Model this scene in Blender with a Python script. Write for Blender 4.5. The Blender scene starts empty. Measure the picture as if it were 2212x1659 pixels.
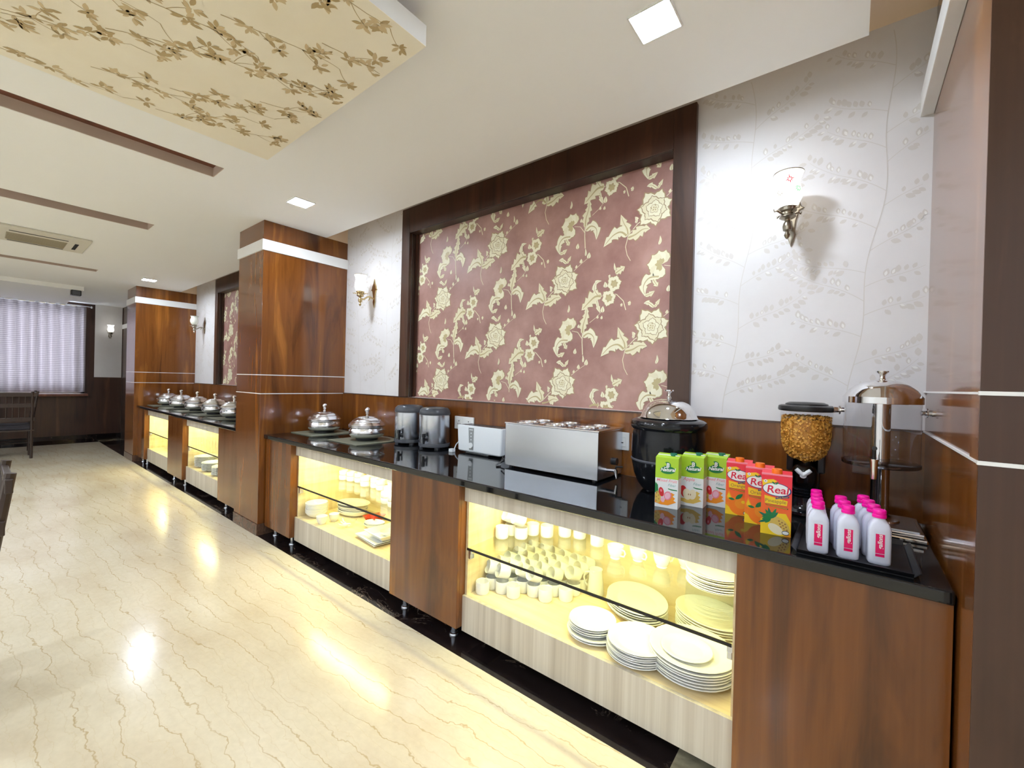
import bpy, math, random
from mathutils import Vector, Matrix
PI = math.pi
random.seed(7)
sc = bpy.context.scene
COL = sc.collection

# ---------------------------------------------------------------- camera
# Calibrated from the photograph's vanishing points (2212 x 1659, f = 922.5 px). X runs along the
# buffet wall (towards the near partition), Y towards the buffet wall, Z up. Metres.
cd = bpy.data.cameras.new('camera')
cam = bpy.data.objects.new('camera', cd)
COL.objects.link(cam)
_vx = (-51.75 - 1106, 795.9 - 829.5); _vy = (1840.6 - 1106, 844.2 - 829.5); _f = 922.484
_nx = Vector((_vx[0], _vx[1], _f)).normalized(); _ny = Vector((_vy[0], _vy[1], _f)).normalized()
_X = -_nx; _Y = _ny; _Z = _X.cross(_Y)
_right = Vector((_X.x, _Y.x, _Z.x)); _down = Vector((_X.y, _Y.y, _Z.y)); _fwd = Vector((_X.z, _Y.z, _Z.z))
_m = Matrix.Identity(4)
for i in range(3):
    _m[i][0] = _right[i]; _m[i][1] = -_down[i]; _m[i][2] = -_fwd[i]
_m[0][3], _m[1][3], _m[2][3] = 0.0, 0.0, 1.40
cam.matrix_world = _m
cd.sensor_fit = 'HORIZONTAL'; cd.sensor_width = 36.0; cd.lens = _f / 2212 * 36.0
cd.clip_start = 0.02; cd.clip_end = 200
sc.camera = cam

# ---------------------------------------------------------------- light level
LED = 78.0          # emission of the square ceiling downlights
CAB = 2.0           # watts of each cabinet's LED strip
DAY = 2.0           # daylight outside the far window
sc.view_settings.view_transform = 'Standard'
sc.view_settings.look = 'None'
sc.view_settings.gamma = 1.0
sc.view_settings.use_curve_mapping = False
sc.view_settings.exposure = 1.95
sc.cycles.transparent_max_bounces = 48
w = bpy.data.worlds.new('daylight'); sc.world = w; w.use_nodes = True
bg = w.node_tree.nodes['Background']
bg.inputs[0].default_value = (0.80, 0.885, 1.0, 1); bg.inputs[1].default_value = DAY

# ---------------------------------------------------------------- materials
MATS = {}
def newmat(name):
    m = bpy.data.materials.new(name); m.use_nodes = True
    nt = m.node_tree; b = nt.nodes['Principled BSDF']
    MATS[name] = m
    return m, nt, b
def pm(name, col, rough=0.5, metal=0.0, spec=0.5, emit=None, estr=0.0, trans=0.0, ior=1.45, sss=0.0, coat=0.0, alpha=1.0):
    m, nt, b = newmat(name)
    b.inputs['Base Color'].default_value = (*col, 1)
    b.inputs['Roughness'].default_value = rough
    b.inputs['Metallic'].default_value = metal
    b.inputs['Specular IOR Level'].default_value = spec
    b.inputs['IOR'].default_value = ior
    b.inputs['Transmission Weight'].default_value = trans
    b.inputs['Coat Weight'].default_value = coat
    if emit: b.inputs['Emission Color'].default_value = (*emit, 1); b.inputs['Emission Strength'].default_value = estr
    if sss: b.inputs['Subsurface Weight'].default_value = sss; b.inputs['Subsurface Radius'].default_value = (0.01, 0.01, 0.01)
    return m
def N(nt, t, **kw):
    n = nt.nodes.new(t)
    for k, v in kw.items():
        if hasattr(n, k): setattr(n, k, v)
        else: n.inputs[k].default_value = v
    return n
def coords(nt, scale=(1, 1, 1), rot=(0, 0, 0), loc=(0, 0, 0)):
    tc = N(nt, 'ShaderNodeTexCoord'); mp = N(nt, 'ShaderNodeMapping')
    mp.inputs['Scale'].default_value = scale; mp.inputs['Rotation'].default_value = rot; mp.inputs['Location'].default_value = loc
    nt.links.new(tc.outputs['Object'], mp.inputs['Vector'])
    return mp.outputs['Vector']
def noise(nt, vec, scale=1, detail=4, rough=0.5, dist=0.0):
    n = N(nt, 'ShaderNodeTexNoise'); nt.links.new(vec, n.inputs['Vector'])
    n.inputs['Scale'].default_value = scale; n.inputs['Detail'].default_value = detail
    n.inputs['Roughness'].default_value = rough; n.inputs['Distortion'].default_value = dist
    return n.outputs['Fac']
def ramp(nt, fac, stops, interp='LINEAR'):
    r = N(nt, 'ShaderNodeValToRGB'); nt.links.new(fac, r.inputs['Fac'])
    cr = r.color_ramp; cr.interpolation = interp
    while len(cr.elements) < len(stops): cr.elements.new(0.5)
    for e, (p, c) in zip(cr.elements, stops):
        e.position = p; e.color = (*c, 1) if len(c) == 3 else c
    return r.outputs['Color']
def mix(nt, fac, a, b, mode='MIX'):
    n = N(nt, 'ShaderNodeMix', data_type='RGBA', blend_type=mode)
    def put(sock, v):
        if isinstance(v, (int, float)): sock.default_value = v
        elif isinstance(v, tuple): sock.default_value = (*v, 1)
        else: nt.links.new(v, sock)
    put(n.inputs[0], fac); put(n.inputs[6], a); put(n.inputs[7], b)
    return n.outputs[2]
def math_(nt, op, a, b=None):
    n = N(nt, 'ShaderNodeMath', operation=op)
    for i, v in enumerate((a, b)):
        if v is None: continue
        if isinstance(v, (int, float)): n.inputs[i].default_value = v
        else: nt.links.new(v, n.inputs[i])
    return n.outputs[0]
def bump(nt, b, fac, strength=0.2, dist=0.002):
    n = N(nt, 'ShaderNodeBump'); n.inputs['Strength'].default_value = strength; n.inputs['Distance'].default_value = dist
    nt.links.new(fac, n.inputs['Height']); nt.links.new(n.outputs['Normal'], b.inputs['Normal'])

def wood(name, dark, mid, light, rough=0.28, sc_=1.0, seed=0.0, coat=0.0):
    m, nt, b = newmat(name)
    v = coords(nt, (2.6 * sc_, 2.6 * sc_, 0.32 * sc_), loc=(seed, seed * 1.7, seed * .6))
    a = noise(nt, v, 2.2, 5, 0.55, 0.9)
    v2 = coords(nt, (42 * sc_, 42 * sc_, 0.9 * sc_), loc=(seed, 0, 0))
    s = noise(nt, v2, 1.0, 3, 0.6, 0.3)
    base = ramp(nt, a, [(0.28, dark), (0.47, mid), (0.56, mid), (0.76, light)])
    streak = ramp(nt, s, [(0.3, (0.72, 0.68, 0.64)), (0.7, (1.12, 1.1, 1.08))])
    c = mix(nt, 0.5, base, streak, 'MULTIPLY')
    nt.links.new(c, b.inputs['Base Color'])
    b.inputs['Roughness'].default_value = rough
    b.inputs['Coat Weight'].default_value = coat; b.inputs['Coat Roughness'].default_value = 0.08
    bump(nt, b, s, 0.06, 0.001)
    return m
wood('veneer', (0.058, 0.016, 0.0045), (0.185, 0.060, 0.011), (0.41, 0.155, 0.026), 0.17, 1.0, 0.0, 0.35)
wood('mahogany', (0.022, 0.009, 0.006), (0.060, 0.025, 0.014), (0.135, 0.058, 0.030), 0.34, 1.0, 3.1, 0.2)
wood('dark_wood', (0.018, 0.010, 0.008), (0.04, 0.022, 0.016), (0.07, 0.04, 0.028), 0.35, 1.2, 5.0)
wood('slot_wood', (0.10, 0.035, 0.02), (0.18, 0.062, 0.034), (0.26, 0.10, 0.05), 0.5, 1.0, 8.0)

def laminate():
    m, nt, b = newmat('laminate')
    s = noise(nt, coords(nt, (26, 26, 0.35)), 1.0, 4, 0.6, 0.2)
    f = noise(nt, coords(nt, (160, 160, 2.0)), 1.0, 2, 0.5)
    c = ramp(nt, s, [(0.28, (0.47, 0.41, 0.33)), (0.5, (0.60, 0.54, 0.45)), (0.72, (0.71, 0.66, 0.57))])
    c2 = mix(nt, 0.25, c, ramp(nt, f, [(0.35, (0.8, 0.78, 0.75)), (0.65, (1.05, 1.05, 1.05))]), 'MULTIPLY')
    nt.links.new(c2, b.inputs['Base Color']); b.inputs['Roughness'].default_value = 0.32
laminate()
def maple():
    m, nt, b = newmat('maple')
    s = noise(nt, coords(nt, (3.0, 3.0, 22)), 1.0, 4, 0.6, 0.35)
    s2 = noise(nt, coords(nt, (1.2, 26, 3)), 1.0, 4, 0.6, 0.35)
    c = ramp(nt, mix(nt, 0.5, s, s2), [(0.34, (0.66, 0.50, 0.27)), (0.5, (0.78, 0.64, 0.38)), (0.64, (0.86, 0.75, 0.5))])
    nt.links.new(c, b.inputs['Base Color']); b.inputs['Roughness'].default_value = 0.4
maple()
def marble():
    m, nt, b = newmat('cream_marble')
    # warped lines running roughly along X
    base = coords(nt, (1, 1, 1), rot=(0, 0, math.radians(-4)))
    n1 = N(nt, 'ShaderNodeTexNoise'); nt.links.new(base, n1.inputs['Vector'])
    n1.inputs['Scale'].default_value = 1.1; n1.inputs['Detail'].default_value = 6; n1.inputs['Roughness'].default_value = 0.62
    n2 = N(nt, 'ShaderNodeTexNoise'); nt.links.new(coords(nt, (5, 9, 1)), n2.inputs['Vector'])
    n2.inputs['Scale'].default_value = 1.0; n2.inputs['Detail'].default_value = 4; n2.inputs['Roughness'].default_value = 0.6
    sep = N(nt, 'ShaderNodeSeparateXYZ'); nt.links.new(base, sep.inputs[0])
    y = math_(nt, 'ADD', math_(nt, 'MULTIPLY', sep.outputs['Y'], 10.5), math_(nt, 'ADD', math_(nt, 'MULTIPLY', n1.outputs['Fac'], 3.0), math_(nt, 'MULTIPLY', n2.outputs['Fac'], 0.9)))
    fr = math_(nt, 'ABSOLUTE', math_(nt, 'SUBTRACT', math_(nt, 'FRACT', y), 0.5))
    thin = ramp(nt, fr, [(0.0, (1, 1, 1)), (0.016, (0.6, 0.6, 0.6)), (0.04, (0, 0, 0))])
    gate = ramp(nt, noise(nt, coords(nt, (0.9, 5.0, 1), loc=(3, 1, 0)), 1.3, 3, 0.5), [(0.34, (0.12, 0.12, 0.12)), (0.52, (1, 1, 1))])
    vein = mix(nt, 1.0, thin, gate, 'MULTIPLY')
    y3 = math_(nt, 'ADD', math_(nt, 'MULTIPLY', sep.outputs['Y'], 23.0), math_(nt, 'ADD', math_(nt, 'MULTIPLY', n1.outputs['Fac'], 6.0), math_(nt, 'MULTIPLY', n2.outputs['Fac'], 2.0)))
    fr3 = math_(nt, 'ABSOLUTE', math_(nt, 'SUBTRACT', math_(nt, 'FRACT', y3), 0.5))
    hair = ramp(nt, fr3, [(0.0, (0.45, 0.45, 0.45)), (0.05, (0, 0, 0))])
    cloud = noise(nt, coords(nt, (1, 1.8, 1)), 1.4, 5, 0.6)
    bc = ramp(nt, cloud, [(0.3, (0.60, 0.50, 0.355)), (0.5, (0.68, 0.60, 0.445)), (0.7, (0.73, 0.66, 0.515))])
    fine = noise(nt, coords(nt, (30, 40, 1)), 1.0, 3, 0.6)
    bc = mix(nt, 0.35, bc, ramp(nt, fine, [(0.3, (0.86, 0.84, 0.8)), (0.7, (1.06, 1.06, 1.05))]), 'MULTIPLY')
    c = mix(nt, hair, bc, (0.60, 0.49, 0.31))
    c = mix(nt, vein, c, (0.48, 0.36, 0.20))
    nt.links.new(c, b.inputs['Base Color']); b.inputs['Roughness'].default_value = 0.17
    b.inputs['Specular IOR Level'].default_value = 0.4
marble()
def dark_marble(name, basec, vc, rough=0.08, scale=1.0):
    m, nt, b = newmat(name)
    n1 = noise(nt, coords(nt, (2.2 * scale, 4 * scale, 2.2 * scale)), 1.6, 6, 0.65, 1.2)
    fr = math_(nt, 'ABSOLUTE', math_(nt, 'SUBTRACT', n1, 0.5))
    vein = ramp(nt, fr, [(0.0, (1, 1, 1)), (0.005, (0.4, 0.4, 0.4)), (0.013, (0, 0, 0))])
    gate = ramp(nt, noise(nt, coords(nt, (1.3, 2, 1.3), loc=(9, 2, 0)), 1.5, 2), [(0.50, (0, 0, 0)), (0.62, (1, 1, 1))])
    vein = mix(nt, 1.0, vein, gate, 'MULTIPLY')
    c = mix(nt, vein, ramp(nt, n1, [(0.3, tuple(x * 0.6 for x in basec)), (0.7, tuple(x * 1.8 for x in basec))]), vc)
    nt.links.new(c, b.inputs['Base Color']); b.inputs['Roughness'].default_value = rough
dark_marble('black_marble', (0.012, 0.008, 0.008), (0.35, 0.26, 0.19))
dark_marble('brown_marble', (0.10, 0.055, 0.035), (0.42, 0.32, 0.22), 0.15, 4.0)
dark_marble('khaki_marble', (0.27, 0.24, 0.16), (0.36, 0.33, 0.24), 0.15)
def granite():
    m, nt, b = newmat('granite')
    f = noise(nt, coords(nt, (1, 1, 1)), 260, 2, 0.5)
    c = ramp(nt, f, [(0.58, (0.005, 0.0055, 0.0065)), (0.74, (0.016, 0.017, 0.02))])
    nt.links.new(c, b.inputs['Base Color']); b.inputs['Roughness'].default_value = 0.05
    b.inputs['Specular IOR Level'].default_value = 0.6
granite()
def paper(name, c0, c1, rough=0.6):
    m, nt, b = newmat(name)
    n1 = noise(nt, coords(nt, (1, 1, 1)), 3.5, 5, 0.6); n2 = noise(nt, coords(nt, (1, 1, 1)), 420, 2, 0.5)
    c = ramp(nt, n1, [(0.3, c0), (0.7, c1)])
    nt.links.new(c, b.inputs['Base Color']); b.inputs['Roughness'].default_value = rough
    bump(nt, b, n2, 0.12, 0.001)
paper('wallpaper', (0.735, 0.705, 0.705), (0.785, 0.765, 0.77), 0.5)
paper('wine_paper', (0.31, 0.148, 0.125), (0.51, 0.30, 0.255), 0.42)
paper('gold_paper', (0.90, 0.82, 0.665), (0.94, 0.875, 0.735), 0.55)
pm('vine_ink', (0.675, 0.635, 0.605), 0.32)
pm('vine_ink_light', (0.84, 0.82, 0.80), 0.3)
pm('branch_ink', (0.50, 0.37, 0.19), 0.5)
pm('branch_ink_light', (0.66, 0.52, 0.31), 0.5)
pm('flower_ink', (0.83, 0.765, 0.54), 0.45)
pm('flower_ink_pale', (0.88, 0.83, 0.62), 0.45)
pm('flower_ink_shade', (0.56, 0.46, 0.24), 0.45)
pm('flower_ink_line', (0.42, 0.31, 0.17), 0.45)
pm('ceiling_paint', (0.95, 0.945, 0.93), 0.75)
pm('peach_paint', (0.86, 0.66, 0.47), 0.75)
pm('slot_paint', (0.62, 0.50, 0.42), 0.7)
pm('white_paint', (0.84, 0.83, 0.81), 0.35)
pm('plaster', (0.90, 0.89, 0.87), 0.7)
pm('steel', (0.80, 0.80, 0.83), 0.2, 1.0)
pm('steel_satin', (0.68, 0.72, 0.80), 0.26, 1.0)
pm('chrome', (0.80, 0.80, 0.82), 0.05, 1.0)
pm('antique', (0.34, 0.30, 0.24), 0.28, 1.0)
pm('brass', (0.55, 0.42, 0.22), 0.25, 1.0)
pm('alu', (0.66, 0.67, 0.68), 0.3, 1.0)
pm('porcelain', (0.84, 0.845, 0.82), 0.16, 0, 0.5)
pm('black_plastic', (0.012, 0.012, 0.014), 0.3)
pm('black_gloss', (0.008, 0.009, 0.012), 0.12)
pm('grey_plastic', (0.075, 0.08, 0.095), 0.3)
pm('grey_mid', (0.33, 0.35, 0.36), 0.4)
pm('white_plastic', (0.82, 0.86, 0.90), 0.3)
pm('socket_white', (0.80, 0.80, 0.78), 0.35)
pm('dark_hole', (0.02, 0.02, 0.02), 0.7)
pm('slate_mat', (0.20, 0.205, 0.15), 0.35)
pm('shade_glow', (0.9, 0.9, 0.86), 0.3, emit=(1.0, 0.97, 0.88), estr=0.5)
pm('shade_off', (0.80, 0.80, 0.70), 0.25)
pm('led_face', (1, 1, 1), 0.4, emit=(0.77, 0.87, 1.0), estr=LED)
pm('led_strip', (1, 0.95, 0.7), 0.4, emit=(1.0, 0.90, 0.55), estr=6)
pm('ink_red', (0.72, 0.012, 0.03), 0.4, emit=(0.8, 0.01, 0.03), estr=0.25)
pm('ink_green', (0.06, 0.50, 0.16), 0.4, emit=(0.05, 0.6, 0.15), estr=0.2)
pm('ink_blue', (0.06, 0.30, 0.72), 0.4, emit=(0.05, 0.3, 0.8), estr=0.2)
pm('lime', (0.42, 0.66, 0.035), 0.35)
pm('carton_white', (0.80, 0.82, 0.82), 0.35)
pm('carton_silver', (0.62, 0.66, 0.62), 0.3)
pm('leaf_green', (0.010, 0.20, 0.055), 0.35)
pm('cap_green', (0.008, 0.15, 0.085), 0.35)
pm('print_white', (0.86, 0.87, 0.86), 0.4)
pm('print_pink', (0.86, 0.25, 0.32), 0.4)
pm('print_hotpink', (0.85, 0.16, 0.36), 0.4)
pm('print_palepink', (0.85, 0.48, 0.58), 0.4)
pm('print_red', (0.66, 0.025, 0.03), 0.4)
pm('print_crimson', (0.70, 0.015, 0.06), 0.4)
pm('print_orange', (0.90, 0.30, 0.02), 0.4)
pm('print_peel', (0.92, 0.22, 0.015), 0.4)
pm('print_yellow', (0.92, 0.62, 0.02), 0.4)
pm('print_gold', (0.70, 0.47, 0.10), 0.4)
pm('print_brown', (0.35, 0.16, 0.05), 0.4)
pm('print_cream', (0.84, 0.74, 0.52), 0.4)
pm('print_teal', (0.20, 0.42, 0.42), 0.4)
pm('print_navy', (0.035, 0.03, 0.16), 0.4)
pm('print_black', (0.02, 0.02, 0.02), 0.4)
pm('print_silver', (0.55, 0.56, 0.6), 0.4)
pm('cap_orange', (0.92, 0.19, 0.01), 0.35)
pm('bottle_pink', (0.98, 0.004, 0.37), 0.3)
pm('bottle_label', (0.80, 0.0, 0.13), 0.35)
pm('bottle_body', (0.70, 0.72, 0.84), 0.32, sss=0.3)
pm('flake', (0.90, 0.50, 0.085), 0.55)
pm('flake_dark', (0.70, 0.33, 0.045), 0.55)
pm('clay_red', (0.55, 0.05, 0.02), 0.3)
pm('cloth_dark', (0.03, 0.026, 0.03), 0.8)
pm('vent_paint', (0.72, 0.68, 0.58), 0.5)
pm('vent_mesh', (0.40, 0.35, 0.25), 0.6)
pm('putty', (0.66, 0.68, 0.70), 0.6)
def real_carton():
    m, nt, b = newmat('juice_red')
    tc = N(nt, 'ShaderNodeTexCoord'); sp = N(nt, 'ShaderNodeSeparateXYZ'); nt.links.new(tc.outputs['Object'], sp.inputs[0])
    z = math_(nt, 'MULTIPLY', sp.outputs['Z'], 1 / 0.2); x = math_(nt, 'MULTIPLY', sp.outputs['X'], 2.2)
    f = math_(nt, 'ADD', z, math_(nt, 'MULTIPLY', x, 0.35))
    c = ramp(nt, f, [(0.0, (0.93, 0.40, 0.02)), (0.25, (0.93, 0.20, 0.015)), (0.6, (0.91, 0.095, 0.03)), (0.95, (0.86, 0.03, 0.06))])
    nt.links.new(c, b.inputs['Base Color']); b.inputs['Roughness'].default_value = 0.32
real_carton()
def thin_glass(name, tint, rough=0.0, strength=1.0, fres=1.45):
    """thin clear sheet: straight transmission plus a Fresnel reflection"""
    m = bpy.data.materials.new(name); m.use_nodes = True; nt = m.node_tree; nt.nodes.clear(); MATS[name] = m
    o = N(nt, 'ShaderNodeOutputMaterial'); t = N(nt, 'ShaderNodeBsdfTransparent'); g = N(nt, 'ShaderNodeBsdfGlossy')
    t.inputs[0].default_value = (*tint, 1); g.inputs[0].default_value = (1, 1, 1, 1); g.inputs['Roughness'].default_value = rough
    fr = N(nt, 'ShaderNodeFresnel'); ge = N(nt, 'ShaderNodeNewGeometry')   # same reflectance on both sides of the sheet
    nt.links.new(math_(nt, 'ADD', fres, math_(nt, 'MULTIPLY', ge.outputs['Backfacing'], 1 / fres - fres)), fr.inputs[0])
    mx = N(nt, 'ShaderNodeMixShader')
    nt.links.new(math_(nt, 'MULTIPLY', fr.outputs[0], strength), mx.inputs[0])
    nt.links.new(t.outputs[0], mx.inputs[1]); nt.links.new(g.outputs[0], mx.inputs[2]); nt.links.new(mx.outputs[0], o.inputs[0])
thin_glass('shelf_glass', (0.93, 0.97, 0.93), 0.0, 1.0, 1.52)
thin_glass('clear_plastic', (0.94, 0.94, 0.95), 0.02, 0.9, 1.4)
thin_glass('smoke_plastic', (0.45, 0.45, 0.48), 0.08, 1.0, 1.45)
thin_glass('drink_glass', (0.985, 0.99, 0.985), 0.0, 1.0, 1.5)
thin_glass('window_glass', (0.97, 0.98, 1.0), 0.0, 1.0, 1.5)
pm('glass_edge', (0.10, 0.45, 0.28), 0.15)
def curtain_mat():
    m = bpy.data.materials.new('curtain'); m.use_nodes = True; nt = m.node_tree; nt.nodes.clear(); MATS['curtain'] = m
    o = N(nt, 'ShaderNodeOutputMaterial'); d = N(nt, 'ShaderNodeBsdfDiffuse'); t = N(nt, 'ShaderNodeBsdfTranslucent'); mx = N(nt, 'ShaderNodeMixShader')
    wv = N(nt, 'ShaderNodeTexWave', wave_type='BANDS', bands_direction='Z'); nt.links.new(coords(nt), wv.inputs['Vector'])
    wv.inputs['Scale'].default_value = 9; wv.inputs['Distortion'].default_value = 1.5
    c = ramp(nt, wv.outputs['Fac'], [(0.2, (0.50, 0.46, 0.47)), (0.8, (0.70, 0.66, 0.67))])
    nt.links.new(c, d.inputs[0]); nt.links.new(c, t.inputs[0]); mx.inputs[0].default_value = 0.6
    nt.links.new(d.outputs[0], mx.inputs[1]); nt.links.new(t.outputs[0], mx.inputs[2]); nt.links.new(mx.outputs[0], o.inputs[0])
curtain_mat()

# ---------------------------------------------------------------- mesh helpers
class MB:
    """collects vertices and faces; build() links them as ONE mesh object"""
    def __init__(s): s.v = []; s.f = []; s.m = []; s.s = []
    def add(s, vs, fs, mi=0, smooth=False):
        o = len(s.v); s.v += [tuple(v) for v in vs]
        for f in fs: s.f.append([o + i for i in f]); s.m.append(mi); s.s.append(smooth)
        return s
    def box(s, x0, x1, y0, y1, z0, z1, mi=0):
        vs = [(x, y, z) for z in (z0, z1) for y in (y0, y1) for x in (x0, x1)]
        return s.add(vs, [(0, 2, 3, 1), (4, 5, 7, 6), (0, 1, 5, 4), (2, 6, 7, 3), (0, 4, 6, 2), (1, 3, 7, 5)], mi)
    def lathe(s, prof, c=(0, 0, 0), n=28, mi=0, sx=1.0, sy=1.0, smooth=True, closed=False):
        """prof: (r, z[, mat]) from one end to the other; r = 0 makes a pole"""
        rows = []
        o = len(s.v)
        for p in prof:
            r, z = p[0], p[1]
            if r <= 1e-9: rows.append([len(s.v)]); s.v.append((c[0], c[1], c[2] + z))
            else:
                rows.append(list(range(len(s.v), len(s.v) + n)))
                for k in range(n):
                    a = 2 * PI * k / n
                    s.v.append((c[0] + r * sx * math.cos(a), c[1] + r * sy * math.sin(a), c[2] + z))
        pairs = list(zip(range(len(prof) - 1), range(1, len(prof))))
        if closed: pairs.append((len(prof) - 1, 0))
        for i, j in pairs:
            A, B = rows[i], rows[j]; m = prof[j][2] if len(prof[j]) > 2 else mi
            for k in range(n):
                k2 = (k + 1) % n
                if len(A) == 1 and len(B) == 1: continue
                if len(A) == 1: f = (A[0], B[k2], B[k])
                elif len(B) == 1: f = (A[k], A[k2], B[0])
                else: f = (A[k], A[k2], B[k2], B[k])
                s.f.append(list(f)); s.m.append(m); s.s.append(smooth)
        return s
    def tube(s, pts, r, n=8, mi=0, cap=True):
        pts = [Vector(p) for p in pts]; rr = r if isinstance(r, (list, tuple)) else [r] * len(pts)
        rows = []; up = Vector((0, 0, 1)); prev = None
        for i, p in enumerate(pts):
            t = (pts[min(i + 1, len(pts) - 1)] - pts[max(i - 1, 0)]).normalized()
            if prev is None:
                ref = up if abs(t.dot(up)) < 0.9 else Vector((1, 0, 0)); u = t.cross(ref).normalized()
            else:
                u = (prev - t * prev.dot(t)).normalized()
            prev = u; w_ = t.cross(u)
            rows.append([len(s.v) + k for k in range(n)])
            for k in range(n):
                a = 2 * PI * k / n; s.v.append(tuple(p + (u * math.cos(a) + w_ * math.sin(a)) * rr[i]))
        for A, B in zip(rows, rows[1:]):
            for k in range(n):
                k2 = (k + 1) % n; s.f.append([A[k], A[k2], B[k2], B[k]]); s.m.append(mi); s.s.append(True)
        if cap:
            s.f.append(rows[0][::-1]); s.m.append(mi); s.s.append(False)
            s.f.append(rows[-1]); s.m.append(mi); s.s.append(False)
        return s
    def prism(s, poly, a0, a1, axis='z', mi=0, smooth=False):
        """2D polygon extruded along an axis: 'z' (x,y), 'y' (x,z), 'x' (y,z)"""
        def P(p, a): return (p[0], p[1], a) if axis == 'z' else ((p[0], a, p[1]) if axis == 'y' else (a, p[0], p[1]))
        n = len(poly); vs = [P(p, a0) for p in poly] + [P(p, a1) for p in poly]
        o = len(s.v); s.v += vs
        s.f.append([o + i for i in range(n)][::-1]); s.m.append(mi); s.s.append(False)
        s.f.append([o + n + i for i in range(n)]); s.m.append(mi); s.s.append(False)
        for i in range(n):
            j = (i + 1) % n; s.f.append([o + i, o + j, o + n + j, o + n + i]); s.m.append(mi); s.s.append(smooth)
        return s
    def flat(s, poly, mapf, mi=0):
        """fan of triangles round the centroid, mapped by mapf(u, v)"""
        cx = sum(p[0] for p in poly) / len(poly); cy = sum(p[1] for p in poly) / len(poly)
        o = len(s.v); s.v.append(tuple(mapf(cx, cy))); s.v += [tuple(mapf(*p)) for p in poly]; n = len(poly)
        for i in range(n):
            s.f.append([o, o + 1 + i, o + 1 + (i + 1) % n]); s.m.append(mi); s.s.append(False)
        return s
    def mesh(s, name, mats, angle=35):
        me = bpy.data.meshes.new(name); me.from_pydata(s.v, [], s.f)
        mats = mats if isinstance(mats, (list, tuple)) else [mats]
        for m in mats: me.materials.append(MATS[m])
        me.polygons.foreach_set('material_index', s.m); me.polygons.foreach_set('use_smooth', s.s)
        me.update()
        if any(s.s): me.set_sharp_from_angle(angle=math.radians(angle))
        return me
    def build(s, name, mats, parent=None, loc=(0, 0, 0), rz=0, bevel=0.0, angle=35, seg=2):
        o = bpy.data.objects.new(name, s.mesh(name, mats, angle)); COL.objects.link(o)
        o.location = loc; o.rotation_euler[2] = rz
        if parent: o.parent = parent
        if bevel:
            b = o.modifiers.new('edge', 'BEVEL'); b.width = bevel; b.segments = seg; b.limit_method = 'ANGLE'; b.angle_limit = math.radians(40)
        return o
def tag(o, label=None, cat=None, group=None, kind=None):
    if label: o['label'] = label
    if cat: o['category'] = cat
    if group: o['group'] = group
    if kind: o['kind'] = kind
    return o
def thing(name, label, cat, loc=(0, 0, 0), rz=0, group=None, kind=None):
    o = bpy.data.objects.new(name, None); COL.objects.link(o); o.location = loc; o.rotation_euler[2] = rz
    o.empty_display_size = 0.05
    return tag(o, label, cat, group, kind)
def copy_tree(src, parent=None, loc=None, rz=None, label=None):
    c = src.copy(); COL.objects.link(c)
    if parent: c.parent = parent
    if loc is not None: c.location = loc
    if rz is not None: c.rotation_euler[2] = rz
    if label: c['label'] = label
    for ch in list(src.children): copy_tree(ch, c)
    return c
def text_mesh(txt, size=1.0, shear=0.0, bold=0.0, xs=1.0):
    """vertices / faces of a line of lettering, centred, in (u, v)"""
    cu = bpy.data.curves.new('t', 'FONT'); cu.body = txt; cu.size = size; cu.align_x = 'CENTER'; cu.align_y = 'CENTER'
    cu.shear = shear; cu.offset = bold; cu.resolution_u = 3; cu.fill_mode = 'FRONT'
    o = bpy.data.objects.new('t', cu); COL.objects.link(o)
    bpy.context.view_layer.update()
    me = bpy.data.meshes.new_from_object(o.evaluated_get(bpy.context.evaluated_depsgraph_get()))
    vs = [(v.co.x * xs, v.co.y) for v in me.vertices]; fs = [tuple(p.vertices) for p in me.polygons]
    bpy.data.objects.remove(o); bpy.data.curves.remove(cu); bpy.data.meshes.remove(me)
    return vs, fs
_tc = {}
def put_text(mb, txt, size, mapf, mi=0, shear=0.0, bold=0.0, xs=1.0):
    k = (txt, size, shear, bold, xs)
    if k not in _tc: _tc[k] = text_mesh(*k)
    vs, fs = _tc[k]
    mb.add([mapf(*p) for p in vs], fs, mi)
def ell(cx, cy, rx, ry, n=24, rot=0.0):
    c, s_ = math.cos(rot), math.sin(rot)
    return [(cx + rx * math.cos(a) * c - ry * math.sin(a) * s_, cy + rx * math.cos(a) * s_ + ry * math.sin(a) * c) for a in [2 * PI * k / n for k in range(n)]]

# ================================================================= THE SETTING
WY = 2.336            # buffet wall
CT = 0.885            # counter top height
CZ = 2.76             # false ceiling
def struct(mb, name, mats, label, cat, bevel=0.0):
    o = mb.build(name, mats, bevel=bevel); return tag(o, label, cat, kind='structure')

floor = struct(MB().box(-11.75, 3.2, -4.6, 1.547, -0.08, 0.0), 'floor', 'cream_marble', 'polished cream marble floor with thin brown veins', 'floor')
MB().box(-11.75, -0.491, 1.547, 2.5, -0.08, 0.0).build('border_slab', 'black_marble', floor)
MB().box(-12.2, -11.75, -4.6, 1.547, -0.08, 0.0).build('border_slab', 'black_marble', floor)
MB().box(-12.2, -11.75, 1.547, 2.5, -0.08, 0.0).build('corner_slab', 'khaki_marble', floor)
MB().box(-0.491, 3.2, 1.547, 2.5, -0.08, 0.0).build('corner_slab', 'khaki_marble', floor)

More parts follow.
